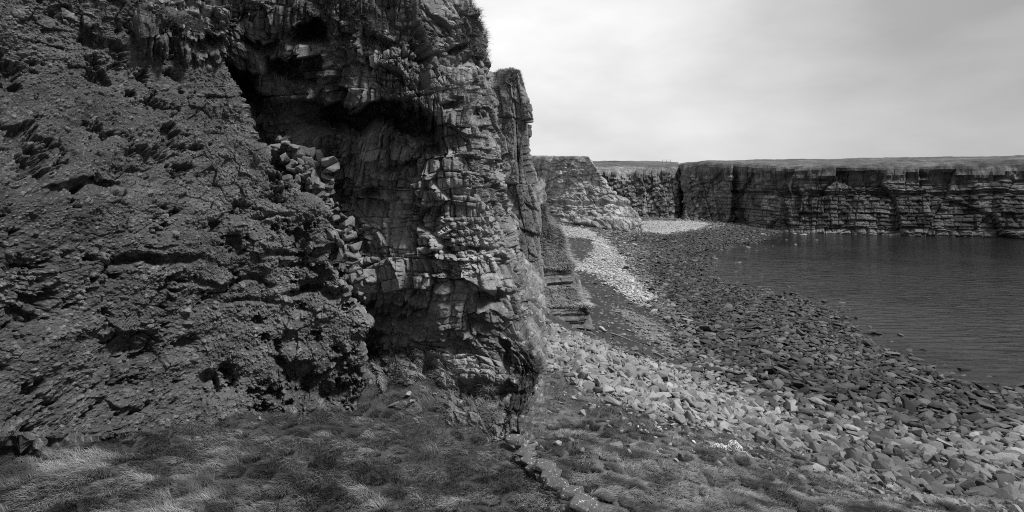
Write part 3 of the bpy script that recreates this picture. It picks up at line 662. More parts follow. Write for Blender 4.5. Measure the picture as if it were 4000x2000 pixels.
def scatter_grass(name, T, n, Xr, Yr, mask, lr, wr, tuss, flow, seed, tlo, thi, label, fq=1.5):
    # even cover per picture area, but on the ground itself
    a0, a1 = (Xr[0] - 2000) / FPX, (Xr[1] - 2000) / FPX
    d0, d1 = Yr
    a = RNG.uniform(a0, a1, n); u = RNG.uniform(0, 1, n); p = 1.2
    D = (d0 ** -p + u * (d1 ** -p - d0 ** -p)) ** (-1 / p)
    x = a * D; y = D
    # gather into tussocks
    F1, F2, dx, dy, ID = cells(x, y, tuss, tuss, seed, .9)
    pull = .38 * (rnd(ID, 3) > .55)
    x = x - dx * pull; y = y - dy * pull
    z = T.h(x, y)
    k = mask(x, y, z); x, y, z, dx, dy, ID = [q[k] for q in (x, y, z, dx, dy, ID)]
    n = len(x)
    th = flow + 1.9 * fbm(x * .6, y * .6, seed + 1, 3) + RNG.normal(0, .5, n)
    rad = np.arctan2(dy, dx); wr_ = rnd(ID, 4) ** 2 * .8
    ux = np.cos(th) + wr_ * np.cos(rad) * 1.3; uy = np.sin(th) + wr_ * np.sin(rad) * 1.3
    nn = np.hypot(ux, uy) + 1e-6; ux /= nn; uy /= nn
    ln = lr[0] + (lr[1] - lr[0]) * np.clip(.5 * rnd(ID, 6) + .5 * RNG.random(n) + .5 * fbm(x * .5, y * .5, seed + 4, 2), 0, 1)
    dr = .75 + .45 * RNG.random(n) + .25 * rnd(ID, 9)
    patch = np.clip(.48 + 1.5 * fbm(x * fq, y * fq, seed + 2, 4, .6) + .4 * (rnd(ID, 7) - .5), 0, 1)
    tone = tlo + (thi - tlo) * patch ** 1.5 * (.45 + .9 * RNG.random(n))
    return blades(name, x, y, z - .01, ux, uy, dr, ln, RNG.uniform(wr[0], wr[1], n), tone, label=label)
scatter_grass('terrace_grass', TT, 245000, (-350, 2330), (8.5, 21.5), lambda x, y, z: (wall_side(x, y) < -.12) & (x < 1.2), (.08, .28), (.006, .012), .55, -2.2, 301, .035, .22,
              'long wind-blown pale and dark grass covering the near terrace below the cliff')
def slope_mask(x, y, z):
    zo = zone_of(x, y, z)
    return ((zo == 5) | ((zo == 4) & (RNG.random(len(x)) < .05 + .35 * (x / y < .10) * (y < 50)))) & (z > 3.5)
scatter_grass('slope_grass', TR, 330000, (2000, 4100), (17, 58), slope_mask, (.12, .38), (.012, .026), 1.1, -.6, 401, .045, .28,
              'tussocky dark windswept grass on the slope running down to the rockfall', fq=.75)

# grass hanging on ledges of the near cliff and the pillar, sampled from the rock surface
def ledge_grass(name, P, n, upmin, ymaxpix, lr, wr, label, filt, tr=(.06, .24)):
    du = np.gradient(P, axis=1); dv = np.gradient(P, axis=0); Nn = np.cross(du, dv); Nn /= np.linalg.norm(Nn, axis=-1, keepdims=True) + 1e-9
    s = np.sign(np.median(np.sum(Nn * (np.array([0, 0, CAMZ]) - P), -1))); Nn = Nn * s
    X, Y = proj(P)
    ok = (Nn[..., 2] > upmin) & filt(X, Y, P)
    idx = np.argwhere(ok)
    if len(idx) == 0: return
    idx = idx[RNG.integers(0, len(idx), n)]
    p = P[idx[:, 0], idx[:, 1]] + RNG.normal(0, .02, (n, 3)); q = Nn[idx[:, 0], idx[:, 1]]
    th = np.arctan2(q[:, 1], q[:, 0]) + RNG.normal(0, .5, n)
    return blades(name, p[:, 0], p[:, 1], p[:, 2], np.cos(th), np.sin(th), RNG.uniform(.9, 1.7, n), RNG.uniform(*lr, n), RNG.uniform(*wr, n), tr[0] + (tr[1] - tr[0]) * np.clip(.5 + 1.1 * fbm(p[:, 0] * .5 / (lr[1] * 3), p[:, 2] * .5 / (lr[1] * 3), 511, 3) + RNG.normal(0, .05, n), 0, 1), label=label)
ledge_grass('cliff_grass', NEARP, 42000, .35, 0, (.08, .26), (.006, .012), 'short grass and moss tufts clinging to ledges of the near cliff',
            lambda X, Y, P: ((fbm(P[..., 0] * .7, P[..., 2] * .7, 501, 3) > .05) & ((Y < 420) | (Y > 1330)) & (Y > -80)) | ((Y > 1400) & (X < 1930) & (fbm(P[..., 0] * 1.3, P[..., 2] * 1.3, 502, 3) > -.02)))
ledge_grass('cliff_edge_grass', NEARP, 3500, .0, 0, (.10, .26), (.008, .014), 'rough grass fringe against the sky on the cliff edge',
            lambda X, Y, P: (X > 1835) & (Y < 235) & (Y > -40) & (P[..., 1] > 20.3) & (P[..., 1] < 24))
ledge_grass('pillar_grass', STACKP, 3000, .2, 0, (.12, .35), (.02, .04), 'dark grass cap on the top of the rock pillar',
            lambda X, Y, P: (Y < 345) & (Y > 255) & (X > 1930))
ledge_grass('spur_grass', LEDGEP, 40000, -.2, 0, (.5, 1.1), (.05, .09), 'shaggy grass draped over the ledges of the low spur beside the beach',
            lambda X, Y, P: ((Y < 1060) | ((Y > 1130) & (Y < 1205))) & (X > 2040) & (Y > 800), (.10, .34))

# ------------------------------------------------------------------ stones
def hull_variant(seed, npts, box, jitter, bev=.05):
    rr = np.random.default_rng(seed); bm = bmesh.new()
    for i in range(npts):
        p = rr.uniform(-1, 1, 3); k = rr.integers(0, 3); p[k] = math.copysign(1, p[k]); p *= 1 - jitter * rr.random(3)
        bm.verts.new(p * np.array(box))
    r = bmesh.ops.convex_hull(bm, input=bm.verts)
    bmesh.ops.delete(bm, geom=[v for v in bm.verts if not v.link_faces], context='VERTS')
    bmesh.ops.bevel(bm, geom=list(bm.edges), offset=bev, segments=1, affect='EDGES', clamp_overlap=True)
    bmesh.ops.triangulate(bm, faces=list(bm.faces))
    bm.verts.ensure_lookup_table()
    V = np.array([v.co[:] for v in bm.verts]); F = np.array([[v.index for v in f.verts] for f in bm.faces]); bm.free()
    return V, F
def ico(sub):
    bm = bmesh.new(); bmesh.ops.create_icosphere(bm, subdivisions=sub, radius=1); 
    V = np.array([v.co[:] for v in bm.verts]); F = np.array([[v.index for v in f.verts] for f in bm.faces]); bm.free(); return V, F
IV, IF = ico(3)
def round_variant(seed, box, k=9, soft=9.0):
    rr = np.random.default_rng(seed); n = rr.normal(size=(k, 3)); n /= np.linalg.norm(n, axis=1, keepdims=True); h = rr.uniform(.62, .95, k)
    d = np.maximum(IV @ n.T, 1e-3) / h
    inv = (np.sum(d ** soft, 1) + 1) ** (1 / soft)
    V = IV / inv[:, None]
    V = V * (1 + .05 * fbm(V[:, 0] * 2 + seed, V[:, 1] * 2 + V[:, 2] * 1.7, seed, 3))[:, None]
    return V * np.array(box), IF
ANG = [hull_variant(900 + i, 13 + i % 5, (1, .55 + .35 * ((i * 7) % 5) / 5, .35 + .4 * ((i * 3) % 4) / 4), .35) for i in range(18)]
RND = [round_variant(950 + i, (1, .48 + .3 * ((i * 7) % 5) / 5, .26 + .26 * ((i * 3) % 4) / 4), 10 + i % 5, 22.0) for i in range(14)]
def rots(n, tiltmax, yaw=None):
    yw = RNG.uniform(0, 2 * math.pi, n) if yaw is None else yaw
    tx = RNG.normal(0, tiltmax, n); ty = RNG.normal(0, tiltmax, n)
    cz, sz = np.cos(yw), np.sin(yw); cx, sx_ = np.cos(tx), np.sin(tx); cy, sy = np.cos(ty), np.sin(ty)
    Z = np.zeros((n, 3, 3)); Z[:, 0, 0] = cz; Z[:, 0, 1] = -sz; Z[:, 1, 0] = sz; Z[:, 1, 1] = cz; Z[:, 2, 2] = 1
    X_ = np.zeros((n, 3, 3)); X_[:, 0, 0] = 1; X_[:, 1, 1] = cx; X_[:, 1, 2] = -sx_; X_[:, 2, 1] = sx_; X_[:, 2, 2] = cx
    Y_ = np.zeros((n, 3, 3)); Y_[:, 1, 1] = 1; Y_[:, 0, 0] = cy; Y_[:, 0, 2] = sy; Y_[:, 2, 0] = -sy; Y_[:, 2, 2] = cy
    return X_ @ Y_ @ Z
from mathutils import Matrix
MESHES = {}
def stone_object(name, var, idx, R, size, loc, tone, label, cat, group, mat=None, smooth=None):
    mat = mat or M_stone
    k = (id(var), idx, mat.name)
    if k not in MESHES:
        V_, F_ = var[idx]; o = mesh_np(name, V_, F_, mat, None, var is RND); MESHES[k] = o.data; bpy.data.objects.remove(o)
    o = bpy.data.objects.new(name, MESHES[k]); C.objects.link(o)
    M3 = Matrix([list(map(float, r)) for r in R]).to_4x4()
    o.matrix_world = Matrix.Translation([float(v) for v in loc]) @ M3 @ Matrix.Diagonal((*[float(v) for v in (size if np.ndim(size) else (size,) * 3)], 1))
    o.color = (tone, tone, tone, 1)
    return setup(o, label, cat, group)
def scatter_stones(kindname, var, x, y, z, size, tone, tilt, label, cat, group, n_single, yaw=None, labelf=None, sink=.25, small=None):
    n = len(x); R = rots(n, tilt, yaw); vi = RNG.integers(0, len(var), n)
    loc = np.stack([x, y, z + size * sink], -1)
    app = size / y
    X = 2000 + x / y * FPX; Y = HY - (z - CAMZ) / y * FPX
    app = np.where((X > 2010) & (X < 3960) & (Y < 2010), app, 0)
    order = np.argsort(-app); single = order[:n_single]; rest = order[n_single:]
    for i in single:
        lb = labelf(x[i], y[i], size[i], tone[i]) if labelf else label
        stone_object(kindname, var, int(vi[i]), R[i], size[i], loc[i], float(tone[i]), lb, cat, group)
    Vs, Fs, Ts, off = [], [], [], 0
    for k in range(len(var)):
        ii = rest[vi[rest] == k]
        if len(ii) == 0: continue
        V_, F_ = var[k]
        W = np.einsum('nij,vj->nvi', R[ii] * size[ii][:, None, None], V_) + loc[ii][:, None, :]
        Vs.append(W.reshape(-1, 3)); Ts.append(np.repeat(tone[ii], len(V_)))
        Fs.append((F_[None] + (np.arange(len(ii)) * len(V_))[:, None, None]).reshape(-1, 3) + off); off += W.shape[0] * W.shape[1]
    o = mesh_np(kindname + '_mass', np.concatenate(Vs), np.concatenate(Fs), M_stone_a, np.concatenate(Ts), var is RND)
    setup(o, 'countless small ' + label, cat, kind='stuff')
def sample(n, Xr, Dr, p=1.6):
    a = RNG.uniform((Xr[0] - 2000) / FPX, (Xr[1] - 2000) / FPX, n); u = RNG.random(n)
    D = (Dr[0] ** -p + u * (Dr[1] ** -p - Dr[0] ** -p)) ** (-1 / p)
    return a * D, D
def thin(x, y, size, fac=1.0):
    """drop stones that sit inside a bigger neighbour"""
    order = np.argsort(-size); cell = {}; keep = []
    for i in order:
        cx, cy = int(x[i] // 3), int(y[i] // 3); ok = True
        for ax in (-1, 0, 1):
            for ay in (-1, 0, 1):
                for j in cell.get((cx + ax, cy + ay), ()):
                    if (x[i] - x[j]) ** 2 + (y[i] - y[j]) ** 2 < (fac * (size[i] + size[j])) ** 2: ok = False; break
                if not ok: break
            if not ok: break
        if ok: keep.append(i); cell.setdefault((cx, cy), []).append(i)
    return np.array(keep)
IV2, IF2 = ico(2)
_IV, _IF = IV, IF
IV, IF = IV2, IF2
RND = [round_variant(950 + i, (1, .48 + .3 * ((i * 7) % 5) / 5, .26 + .26 * ((i * 3) % 4) / 4), 10 + i % 5, 22.0) for i in range(14)]

SLAB = [hull_variant(980 + i, 16 + i % 6, (1, .45 + .3 * ((i * 7) % 5) / 5, .22 + .22 * ((i * 3) % 4) / 4), .5, .12) for i in range(16)] + RND[:6]
# rockfall: pale angular blocks
x, y = sample(90000, (2000, 4050), (30, 92), 1.0)
z = TR.h(x, y); zo = zone_of(x, y, z); k = (zo == 4)
x, y, z = x[k], y[k], z[k]
sz = .09 + .12 * RNG.random(len(x)) + .55 * RNG.random(len(x)) ** 20 + .22 * RNG.random(len(x)) ** 9
k = thin(x, y, sz, .48); x, y, z, sz = x[k], y[k], z[k], sz[k]
tone = np.clip(.12 + .16 * RNG.random(len(x)) + .05 * fbm(x * .2, y * .2, 601, 3) - .10 * sm(x / y, .38, .6), .06, .42)
scatter_stones('fallen_block', ANG, x, y, z, sz, tone, .45, 'angular pale grey blocks of the rockfall', 'rock', 'angular blocks of the rockfall', 298,
    labelf=lambda x, y, s, t: ('large ' if s > .75 else '') + ('pale ' if t > .24 else 'mid grey ') + 'angular block in the rockfall ' + ('just below the grass slope' if y < 50 else 'above the dark weed') )
# loose stones scattered down into the grass
x, y = sample(9000, (2040, 4050), (26, 60), 1.0)
z = TR.h(x, y); zo = zone_of(x, y, z); pr_ = np.where(zone_of(x, y * 1.045, z) == 4, .5, np.where(zone_of(x, y * 1.12, z) == 4, .16, .02))
k = (zo == 5) & (RNG.random(len(x)) < pr_) & (z > 3); x, y, z = x[k], y[k], z[k]
sz = .10 + .14 * RNG.random(len(x)) + .3 * RNG.random(len(x)) ** 12; k = thin(x, y, sz, .8); x, y, z, sz = x[k], y[k], z[k], sz[k]
scatter_stones('loose_stone', ANG, x, y, z, sz, .13 + .16 * RNG.random(len(x)), .4, 'loose grey stones in the grass below the rockfall', 'stone', 'loose stones in the slope grass', 120,
    labelf=lambda x, y, s, t: ('pale ' if t > .22 else 'grey ') + 'loose stone in the grass just below the rockfall')
# beach boulders
x, y = sample(230000, (2150, 4050), (30, 390), .5)
z = TR.h(x, y); zo = zone_of(x, y, z); k = (zo == 0) & (z > -.75) & (z < 4.5)
x, y, z = x[k], y[k], z[k]
sz = .13 + .24 * RNG.random(len(x)) ** 2 + .8 * RNG.random(len(x)) ** 24 + .3 * RNG.random(len(x)) ** 8 + .0013 * y
k = thin(x, y, sz, .5); x, y, z, sz = x[k], y[k], z[k], sz[k]
keepw = (z > .05) | (RNG.random(len(x)) < .22 + .7 * sm(z, -.4, 0)); x, y, z, sz = x[keepw], y[keepw], z[keepw], sz[keepw]
print('beach stones', len(x))
wet = sm(z, 1.6, .3)
tone = np.clip((.045 + .10 * RNG.random(len(x)) + .16 * RNG.random(len(x)) ** 4 + .06 * fbm(x * .06, y * .06, 611, 3)) * (1 - .55 * sm(z, 1.9, .9)), .018, .36)
scatter_stones('beach_boulder', SLAB, x, y, z, sz, tone, .26, 'grey rounded boulders covering the foreshore', 'boulder', 'rounded boulders of the foreshore', 298, yaw=RNG.normal(.5, .6, len(x)),
    labelf=lambda x, y, s, t: ('large ' if s > 1.1 else '') + ('pale ' if t > .16 else 'dark ') + 'rounded boulder on the foreshore ' + ('at the foot of the rockfall' if y < 66 else 'between rockfall and water'))
# pale pebbles and cobbles
x, y = sample(90000, (2060, 2900), (62, 400), .5)
z = TR.h(x, y); zo = zone_of(x, y, z); k = (zo == 2) | ((zo == 3) & (RNG.random(len(x)) < .12)) | ((zo == 1) & (RNG.random(len(x)) < .010))
x, y, z, zo = x[k], y[k], z[k], zo[k]; sz = .18 + .26 * RNG.random(len(x)) ** 2 + .5 * RNG.random(len(x)) ** 14
k = thin(x, y, sz, .6); x, y, z, sz = x[k], y[k], z[k], sz[k]
print('cobbles', len(x))
tone = np.clip(.19 + .24 * RNG.random(len(x)) + .10 * fbm(x * .08, y * .08, 621, 4), .1, .6) * np.where(zo[k] == 3, .55, np.where(zo[k] == 1, np.where(RNG.random(len(k)) < .3, .7, .25), 1))
scatter_stones('pale_cobble', RND, x, y, z, sz, tone, .2, 'pale cobbles in the white storm beach', 'cobble', 'pale cobbles of the storm beach', 298,
    labelf=lambda x, y, s, t: ('whitish ' if t > .42 else 'pale grey ') + 'cobble in the white storm beach beside the dark weed')

# ------------------------------------------------------------------ single boulders and slabs that stand out
def at(X, Y, T=None):
    """where the sight line of a photo pixel meets the ground"""
    T = T or TR; Ds = np.geomspace(9, 400, 4000); xs = (X - 2000) / FPX * Ds; zs = CAMZ + (HY - Y) / FPX * Ds
    g = T.h(xs, Ds) >= zs; i = int(np.argmax(g)); return float(xs[i]), float(Ds[i]), float(T.h(xs[i:i+1], Ds[i:i+1])[0])
def rotm(rx, ry, rz):
    from mathutils import Euler
    return np.array(Euler((rx, ry, rz)).to_matrix())
BIG = [  # X, Y, width px, variant, squash, tone, label
 (2573, 1530, 66, 2, .9, .10, 'tall dark cracked boulder at the lower edge of the rockfall'),
 (2580, 1490, 70, 5, .7, .13, 'dark wedge-shaped boulder just above the tall cracked one'),
 (2310, 1350, 62, 7, .8, .16, 'big mid grey boulder at the top of the rockfall near the dark weed'),
 (2335, 1378, 60, 3, .6, .24, 'pale split block just below the big grey boulder'),
 (2175, 1405, 42, 9, 1., .17, 'upright grey block beside the near cliff above the grass'),
 (2296, 1448, 52, 11, .8, .24, 'pale wedge block at the edge of the slope grass'),
 (2430, 1480, 56, 1, 1., .20, 'leaning square slab in the middle of the rockfall'),
 (2412, 1430, 50, 13, .9, .16, 'steep split slab in the rockfall left of the square slab'),
 (2662, 1545, 62, 4, .7, .18, 'broad block with a flat dark face in the rockfall'),
 (2780, 1590, 66, 6, .9, .17, 'pyramid-shaped boulder in the lower rockfall'),
 (2915, 1600, 60, 8, .8, .22, 'large pale block with a sloping top above the rope'),
 (3075, 1605, 60, 10, .8, .04, 'black wet boulder at the right of the rockfall'),
 (3190, 1700, 56, 12, .6, .20, 'long pale boulder lying at the far right of the rockfall'),
 (2700, 1410, 50, 14, .5, .05, 'dark round boulder where the rockfall meets the foreshore'),
 (2560, 1015, 26, 0, .6, .30, 'solitary pale boulder among grey stones beside the storm beach'),
]
for (X, Y, wpx, vi_, sq, tn_, lb) in BIG:
    bx_, by_, bz_ = at(X, Y); r = wpx / 2 / FPX * by_
    stone_object('boulder', ANG, vi_, rotm(random.uniform(-.3, .3), random.uniform(-.3, .3), random.uniform(0, 6)), (r * 1.05, r * 1.2, r * 1.3 * sq), (bx_, by_, bz_ + r * .35), tn_, lb, 'boulder', None)
# boulders standing in the water
for (X, Y, wpx, tn_, lb) in [(3104, 913, 20, .26, 'pale squarish boulder at the water edge below the far cliff'), (3138, 918, 32, .24, 'pale humped boulder standing in the water below the far cliff'),
        (3108, 955, 20, .16, 'small low rock awash in the dark water'), (3190, 938, 16, .13, 'low dark rock in the water at the far right'), (2888, 1026, 26, .12, 'dark flat rock breaking the water off the foreshore'),
        (2985, 918, 40, .24, 'long pale tilted slab at the tip of the boulder point'), (2920, 968, 40, .10, 'weedy low rock in the shallows'), (2795, 1012, 26, .13, 'humped weedy rock in the shallow water')]:
    by_ = 26 * FPX / (Y - HY); bx_ = (X - 2000) / FPX * by_; r = wpx / 2 / FPX * by_
    stone_object('boulder', RND, int(X) % 14, rotm(.1, .1, X), (r, r * 1.1, r * .9), (bx_, by_, .05 * r), tn_, lb, 'boulder', None)

# pale stones strewn on the slope grass
WH = [(2492,1670,22,'largest white stone at the left of the scattered pale stones'),(2516,1664,13,'small white stone right behind the largest one'),(2503,1682,13,''),(2522,1683,10,''),(2574,1672,26,''),(2575,1682,22,''),(2600,1678,16,''),(2612,1694,12,''),
      (2530,1692,22,''),(2545,1706,16,''),(2560,1712,18,''),(2595,1725,22,'tall white stone among the scattered pale stones'),(2610,1733,16,''),(2632,1717,14,''),(2642,1710,9,''),(2630,1730,9,''),(2627,1664,24,'white flat stone tilted towards the slope on its own'),
      (2555,1620,30,'pale flat stone lying in the grass below the rockfall'),(2618,1620,20,''),(2508,1610,26,''),(2612,1602,34,''),(2668,1688,12,''),(2522,1750,24,''),(2580,1758,22,''),(2618,1756,24,''),(2708,1766,16,'round white stone at the left end of the rope'),
      (2566,1768,12,''),(2765,1820,18,'speckled pale stone below the coil of rope'),(2792,1692,28,'long pale stone lying in the grass above the rope'),(2820,1690,16,''),(2898,1705,18,''),(2886,1722,19,'oval pale stone right of the rope in the grass'),(2712,1730,26,'narrow stone blade sticking out of the grass left of the rope'),
      (2250,1515,16,''),(2290,1586,16,'white stone on the grass beneath the rockfall edge'),(2320,1586,18,''),(2205,1545,16,''),(2258,1512,12,''),(2290,1510,14,''),(2360,1545,20,''),(2110,1480,20,''),(2160,1515,18,''),(2480,1815,20,'grey stone half buried low on the grass slope'),(2215,1715,22,'round grey stone in the tussocks below the wall'),
      (2165,1745,12,''),(2330,1520,14,''),(2460,1600,16,''),(2450,1590,12,''),(3010,1765,14,''),(2990,1760,16,'pale flat stone far right of the rope')]
for i, (X, Y, wpx, lb) in enumerate(WH):
    bx_, by_, bz_ = at(X, Y); r = max(.12, wpx / 2 / FPX * by_)
    white = 2480 < X < 2720 and Y > 1640
    tn_ = (.62 if white else .30) * random.uniform(.75, 1.1)
    if 'grey' in lb: tn_ = .16
    R_ = rotm(random.uniform(.1, .6), random.uniform(-.3, .3), random.uniform(0, 6))
    sl_ = lb or ('small white stone strewn in the slope grass below the rockfall' if white else 'small pale stone half sunk in the grass slope')
    stone_object('stone', ANG if i % 3 else RND, i % 14, R_, (r, r * 1.0, r * .8), (bx_, by_, bz_ + r * .30), tn_, sl_, 'stone', 'pale stones strewn over the grass slope', M_white)

# jammed pale boulders in the gully between clay bank and cliff
GUL = [(1180,590,60,60,18.6),(1200,640,54,60,18.5),(1165,610,50,40,18.4),(1235,640,34,44,18.7),(1285,632,62,34,18.4),(1290,655,60,40,18.45),(1284,695,44,34,18.5),(1287,722,40,26,18.5),(1290,750,34,30,18.55),(1232,715,32,90,18.35),(1212,705,26,30,18.3),(1255,760,30,60,18.4),(1268,790,34,40,18.5),
       (1150,575,40,26,18.3),(1110,560,50,26,18.2),(1075,570,40,26,18.1),(1140,660,34,34,18.1),(1160,700,26,34,17.9),(1290,790,30,46,18.6),(1250,610,26,50,18.7),(1222,600,24,44,18.7),
       (1328,945,38,70,17.9),(1360,920,36,40,18.1),(1385,955,44,44,18.1),(1380,990,50,30,18.05),(1350,1000,36,60,18.0),(1388,1020,44,26,18.1),(1385,1050,42,30,18.1),(1385,1085,40,40,18.1),(1330,990,34,50,17.9),(1350,890,26,40,18.2),(1370,870,30,60,18.4),(1385,1120,36,36,18.1)]
for i, (X, Y, wp, hp, D) in enumerate(GUL):
    D += .14; p = unpd(X, Y, D); rw = wp / 2 / FPX * D * 1.25; rh = hp / 2 / FPX * D * 1.3
    big = wp * hp > 2600
    stone_object('wedged_boulder', ANG, (i * 5) % 18, rotm(random.uniform(-.3, .3), random.uniform(-.3, .3), random.uniform(-.6, .6)), (rw, rw * 1.2, rh * 1.7), p, random.uniform(.15, .25),
                 ('large ' if big else 'small ') + 'pale boulder wedged ' + ('in the upper gully' if Y < 830 else 'in the lower gully') + ' between clay bank and cliff', 'boulder', 'pale boulders jammed in the gully', M_stone)
for q in range(120):
    if q < 75: f = random.random(); X = np.interp(f, [0, .35, .7, 1], [1085, 1170, 1262, 1308]) + random.gauss(0, 20); Y = np.interp(f, [0, .35, .7, 1], [560, 650, 745, 850]) + random.gauss(0, 16); D = 18.45 + random.uniform(-.2, .25)
    else: f = random.random(); X = np.interp(f, [0, .5, 1], [1345, 1372, 1412]) + random.gauss(0, 13); Y = np.interp(f, [0, .5, 1], [880, 1010, 1170]) + random.gauss(0, 12); D = 18.3 + random.uniform(-.2, .2)
    r_ = random.uniform(9, 24) / FPX * D
    stone_object('wedged_stone', ANG, random.randrange(18), rotm(random.uniform(-.6, .6), random.uniform(-.6, .6), random.uniform(0, 6)), (r_ * 1.2, r_, r_ * 1.3), unpd(X, Y, D), random.uniform(.09, .22),
                 'small angular stone packed ' + ('in the upper gully' if Y < 860 else 'in the lower gully') + ' among the wedged pale boulders', 'stone', 'small stones packed in the gully')
# loose rocks on the terrace head
for i, (X, Y, wp, tn_, lb) in enumerate([(1612, 1575, 34, .28, 'pale pointed rock at the top of the terrace grass'), (1598, 1545, 34, .30, 'pale long rock lying behind the pointed rock'), (1540, 1588, 44, .16, 'low grey slab at the foot of the alcove'),
        (1520, 1408, 26, .24, 'rounded pale rock low in the alcove'), (1950, 1492, 44, .30, 'pale flat slab on the ledge at the foot of the buttress'), (1915, 1500, 30, .2, 'small flat slab beside the pale ledge slab'),
        (1700, 1545, 20, .26, 'small pale rock among the rubble at the cliff foot'), (1720, 1592, 14, .26, 'smallest pale rock in the grass under the rubble'), (785, 1540, 30, .22, 'pale stone at the foot of the clay bank'), (1022, 1636, 18, .28, 'small pale stone half hidden by bent grass')]):
    bx_, by_, bz_ = at(X, Y, TT); r = wp / 2 / FPX * by_
    stone_object('rock', ANG, (i * 3) % 18, rotm(random.uniform(-.3, .3), random.uniform(-.3, .3), random.uniform(0, 6)), (r * 1.1, r, r * (.4 if 'slab' in lb else 1.1)), (bx_, by_ - .1, bz_ + r * .4 + .05), tn_, lb, 'rock', None)

# ------------------------------------------------------------------ dry-stone wall along the terrace edge
wall = bpy.data.objects.new('dry_stone_wall', None); C.objects.link(wall); wall.location = (float(WALL[3, 0]), float(WALL[3, 1]), 17.6)
setup(wall, 'low dry-stone wall of lichen-spotted flat stones along the terrace edge', 'wall')
bpy.context.view_layer.update()
IV, IF = _IV, _IF
def wall_stone(name, p, r, rot, tone, seed, box, spots_label=None):
    V_, F_ = hull_variant(seed, 40, box, .28, .14)
    o = mesh_np(name, V_, F_, M_wall, None, False)
    o.matrix_world = Matrix.Translation([float(q) for q in p]) @ Matrix([list(map(float, q)) for q in rot]).to_4x4() @ Matrix.Diagonal((r, r, r, 1))
    mw = o.matrix_world.copy(); o.parent = wall; o.matrix_parent_inverse = wall.matrix_world.inverted(); o.matrix_world = mw
    o.color = (tone,) * 3 + (1,)
    if spots_label: o['label'] = spots_label
    return o
cop = [(1925, 1660, 42, 17.0), (2006, 1718, 40, 16.0), (2048, 1762, 36, 15.2), (2076, 1795, 40, 14.8), (2128, 1828, 52, 14.1), (2150, 1848, 46, 13.75), (2172, 1885, 54, 13.3), (2236, 1926, 52, 12.6), (2282, 1975, 62, 12.1), (2340, 2030, 62, 11.4), (2400, 2095, 66, 10.8)]
for i, (X, Y, rp, D) in enumerate(cop):
    p = unpd(X, Y, D); p[2] -= .02; p[2] += random.uniform(-.04, .05); r = rp / FPX * D * .93
    wall_stone('coping_stone', p, r, rotm(random.uniform(-.12, .12) + .12, random.uniform(-.12, .12), random.uniform(-.75, -.3)), .10 if i != 6 else .08, 700 + i, (1, .8, .34), 'coping stone spotted with large white lichen' if i == 6 else None)
for j in range(3):
    for i in range(2, len(cop) - 1):
        X, Y, rp, D = cop[i]
        for q in range(2):
            p = unpd(X, Y, D); nx_ = unpd(*cop[i + 1][:2], cop[i + 1][3]); f = q * .5 + random.uniform(-.1, .1)
            pp = p * (1 - f) + nx_ * f; pp[2] -= .17 + .17 * j; pp[0] += random.uniform(-.22, .05) - .02 * j; pp[1] += random.uniform(-.1, .05)
            wall_stone('wall_stone', pp, random.uniform(.17, .24), rotm(random.uniform(-.1, .1), random.uniform(-.1, .1), random.uniform(-.9, .2)), random.uniform(.04, .08), 760 + j * 40 + i * 2 + q, (1, .75, .42))

# ------------------------------------------------------------------ rope, driftwood, stems, fence
def tube(name, pts, rad, mat, tone, parent=None, ns=6, taper=False):
    pts = np.asarray(pts, float); n = len(pts); T_ = np.gradient(pts, axis=0); T_ /= np.linalg.norm(T_, axis=1, keepdims=True) + 1e-9
    ref = np.where(np.abs(T_[:, 2:3]) > .9, np.array([[1, 0, 0]]), np.array([[0, 0, 1]])); A_ = np.cross(T_, ref); A_ /= np.linalg.norm(A_, axis=1, keepdims=True); B_ = np.cross(T_, A_)
    an = np.linspace(0, 2 * math.pi, ns, endpoint=False)
    rr = np.full(n, rad) * (np.linspace(1, .25, n) if taper else 1)
    V_ = pts[:, None] + rr[:, None, None] * (np.cos(an)[None, :, None] * A_[:, None] + np.sin(an)[None, :, None] * B_[:, None])
    F_ = []
    for i in range(n - 1):
        for k in range(ns): F_.append([i * ns + k, i * ns + (k + 1) % ns, (i + 1) * ns + (k + 1) % ns, (i + 1) * ns + k])
    o = mesh_np(name, V_.reshape(-1, 3), F_, mat, None, True, parent); o.color = (tone,) * 3 + (1,); return o
rx, ry, rz = at(2830, 1762)
pts = []; NR = 9000; wv = [[random.uniform(0, 6.28) for _ in range(3)] for _ in range(6)]
for i in range(NR):   # one long rope heaped in a sausage of loops, bigger at its right end
    t = i / NR; al = -1.05 + 2.0 * abs(((t * 3.0) % 2.0) - 1)
    big = .10 + .17 * math.exp(-((al - .55) / .25) ** 2) + .07 * math.exp(-((al + .3) / .3) ** 2)
    ph = t * 1500; e1 = 1.6 * math.sin(t * 97 + wv[0][0]) + math.sin(t * 211 + 1); e2 = 1.4 * math.sin(t * 131 + wv[1][1]); k = big * (.75 + .35 * math.sin(t * 173) + .2 * math.sin(t * 401))
    ux_, uy_, uz_ = math.cos(e1) * math.cos(e2), math.sin(e1) * math.cos(e2), math.sin(e2)
    vx_, vy_, vz_ = -math.sin(e1) * .5, math.cos(e1) * .5, .85
    c_, s_ = math.cos(ph) * k, math.sin(ph) * k
    pts.append((rx + al + c_ * ux_ + s_ * vx_ + .04 * math.sin(t * 777), ry + c_ * uy_ + s_ * vy_ - al * .05, rz + .06 + big * .9 + (c_ * uz_ + s_ * vz_) * .8))
pts += [(rx + .95 + .5 * f + .05 * math.sin(f * 9), ry - .25 - .3 * f, rz + .1 - .22 * f + .05 * math.sin(f * 6)) for f in np.linspace(0, 1.2, 40)]
rp_ = tube('rope', pts, .02, M_rope, .55, ns=5); setup(rp_, 'tangled bundle of pale old rope lying on the grass slope', 'rope')
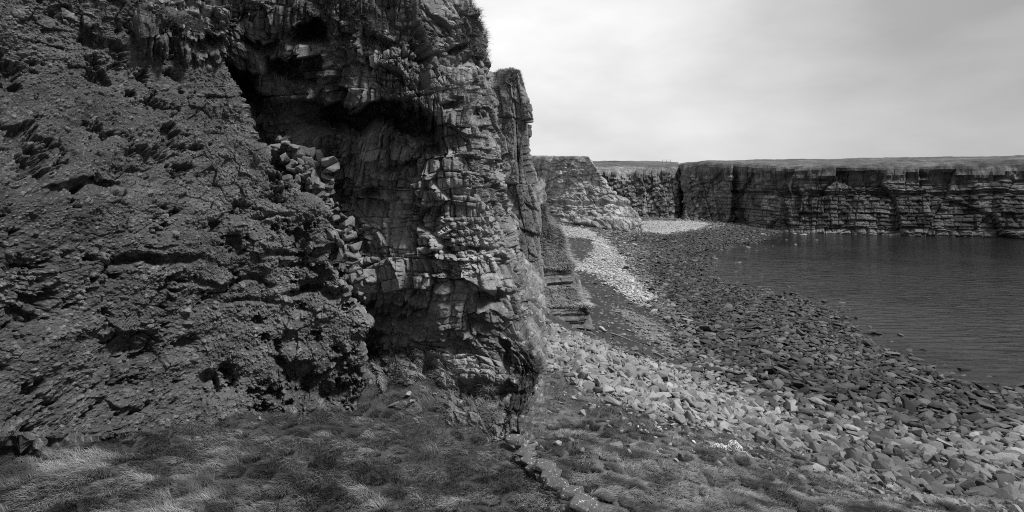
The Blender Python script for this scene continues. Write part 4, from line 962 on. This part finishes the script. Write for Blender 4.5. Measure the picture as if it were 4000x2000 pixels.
def log(name, A, B, r, tone, label, cat):
    a = np.array(at(*A)); b = np.array(at(*B)); a[2] += r * .8; b[2] += r * .8
    f = np.linspace(0, 1, 24)[:, None]; p = a + (b - a) * f; p[:, 2] += .05 * np.sin(f[:, 0] * 7)
    p[:, 2] = np.maximum(p[:, 2], TR.h(p[:, 0], p[:, 1]) + r * .4)
    o = tube(name, p, r, M_wood, tone, ns=8, taper=True); setup(o, label, cat)
log('driftwood_pole', (2388, 1305), (2510, 1348), .13, .22, 'long straight driftwood pole lying on the dark weed', 'driftwood')
log('driftwood_log', (2345, 1288), (2372, 1303), .32, .40, 'short thick bleached log on the dark weed beside the ledges', 'driftwood')
log('driftwood_pole', (2555, 1382), (2630, 1415), .16, .20, 'shorter driftwood pole at the lower edge of the dark weed', 'driftwood')
log('driftwood_pole', (3192, 1675), (3225, 1702), .09, .35, 'thin pale plank propped among the dark boulders at the right', 'driftwood')
def stems(X, Y, D, hs, label):
    b = unpd(X, Y, D); e = bpy.data.objects.new('dead_stem', None); C.objects.link(e); e.location = tuple(b); setup(e, label, 'plant', None)
    for i, (dx, h, ln) in enumerate(hs):
        f = np.linspace(0, 1, 8); p = np.stack([dx + ln * f ** 1.5 + .01 * np.sin(f * 9), f * .02, -.08 + h * f], -1)
        o = tube('stem', p, .007, M_wood, .02, e, 5, True)
stems(933, 1840, float(at(933, 1840, TT)[1]), [(0, .75, .07), (.03, .5, -.02), (-.09, .28, -.03)], 'tall dead dark stem standing in the near terrace grass')
stems(1191, 1650, float(at(1191, 1650, TT)[1]), [(0, .36, .02), (.02, .2, .05)], 'short dead dark stem near the foot of the clay bank')
fz = 26 + 92 / FPX * 395
fence = bpy.data.objects.new('wire_fence', None); C.objects.link(fence); fx0, fy0 = (2588 - 2000) / FPX * 395, 395; fence.location = (fx0, fy0, fz - 2.2)
setup(fence, 'small post and rail fence on the skyline above the dark chasm', 'fence')
for i in range(3):
    tube('post', [(i * 2.9, 0, -1.5), (i * 2.9, 0, 1.0), (i * 2.9, 0, 2.9)], .12, M_wood, .2, fence)
for h in (1.6, 2.8):
    tube('rail', [(-.2, 0, h), (3, 0, h), (6.0, 0, h)], .09, M_wood, .3, fence)
print('objects', len(bpy.data.objects))
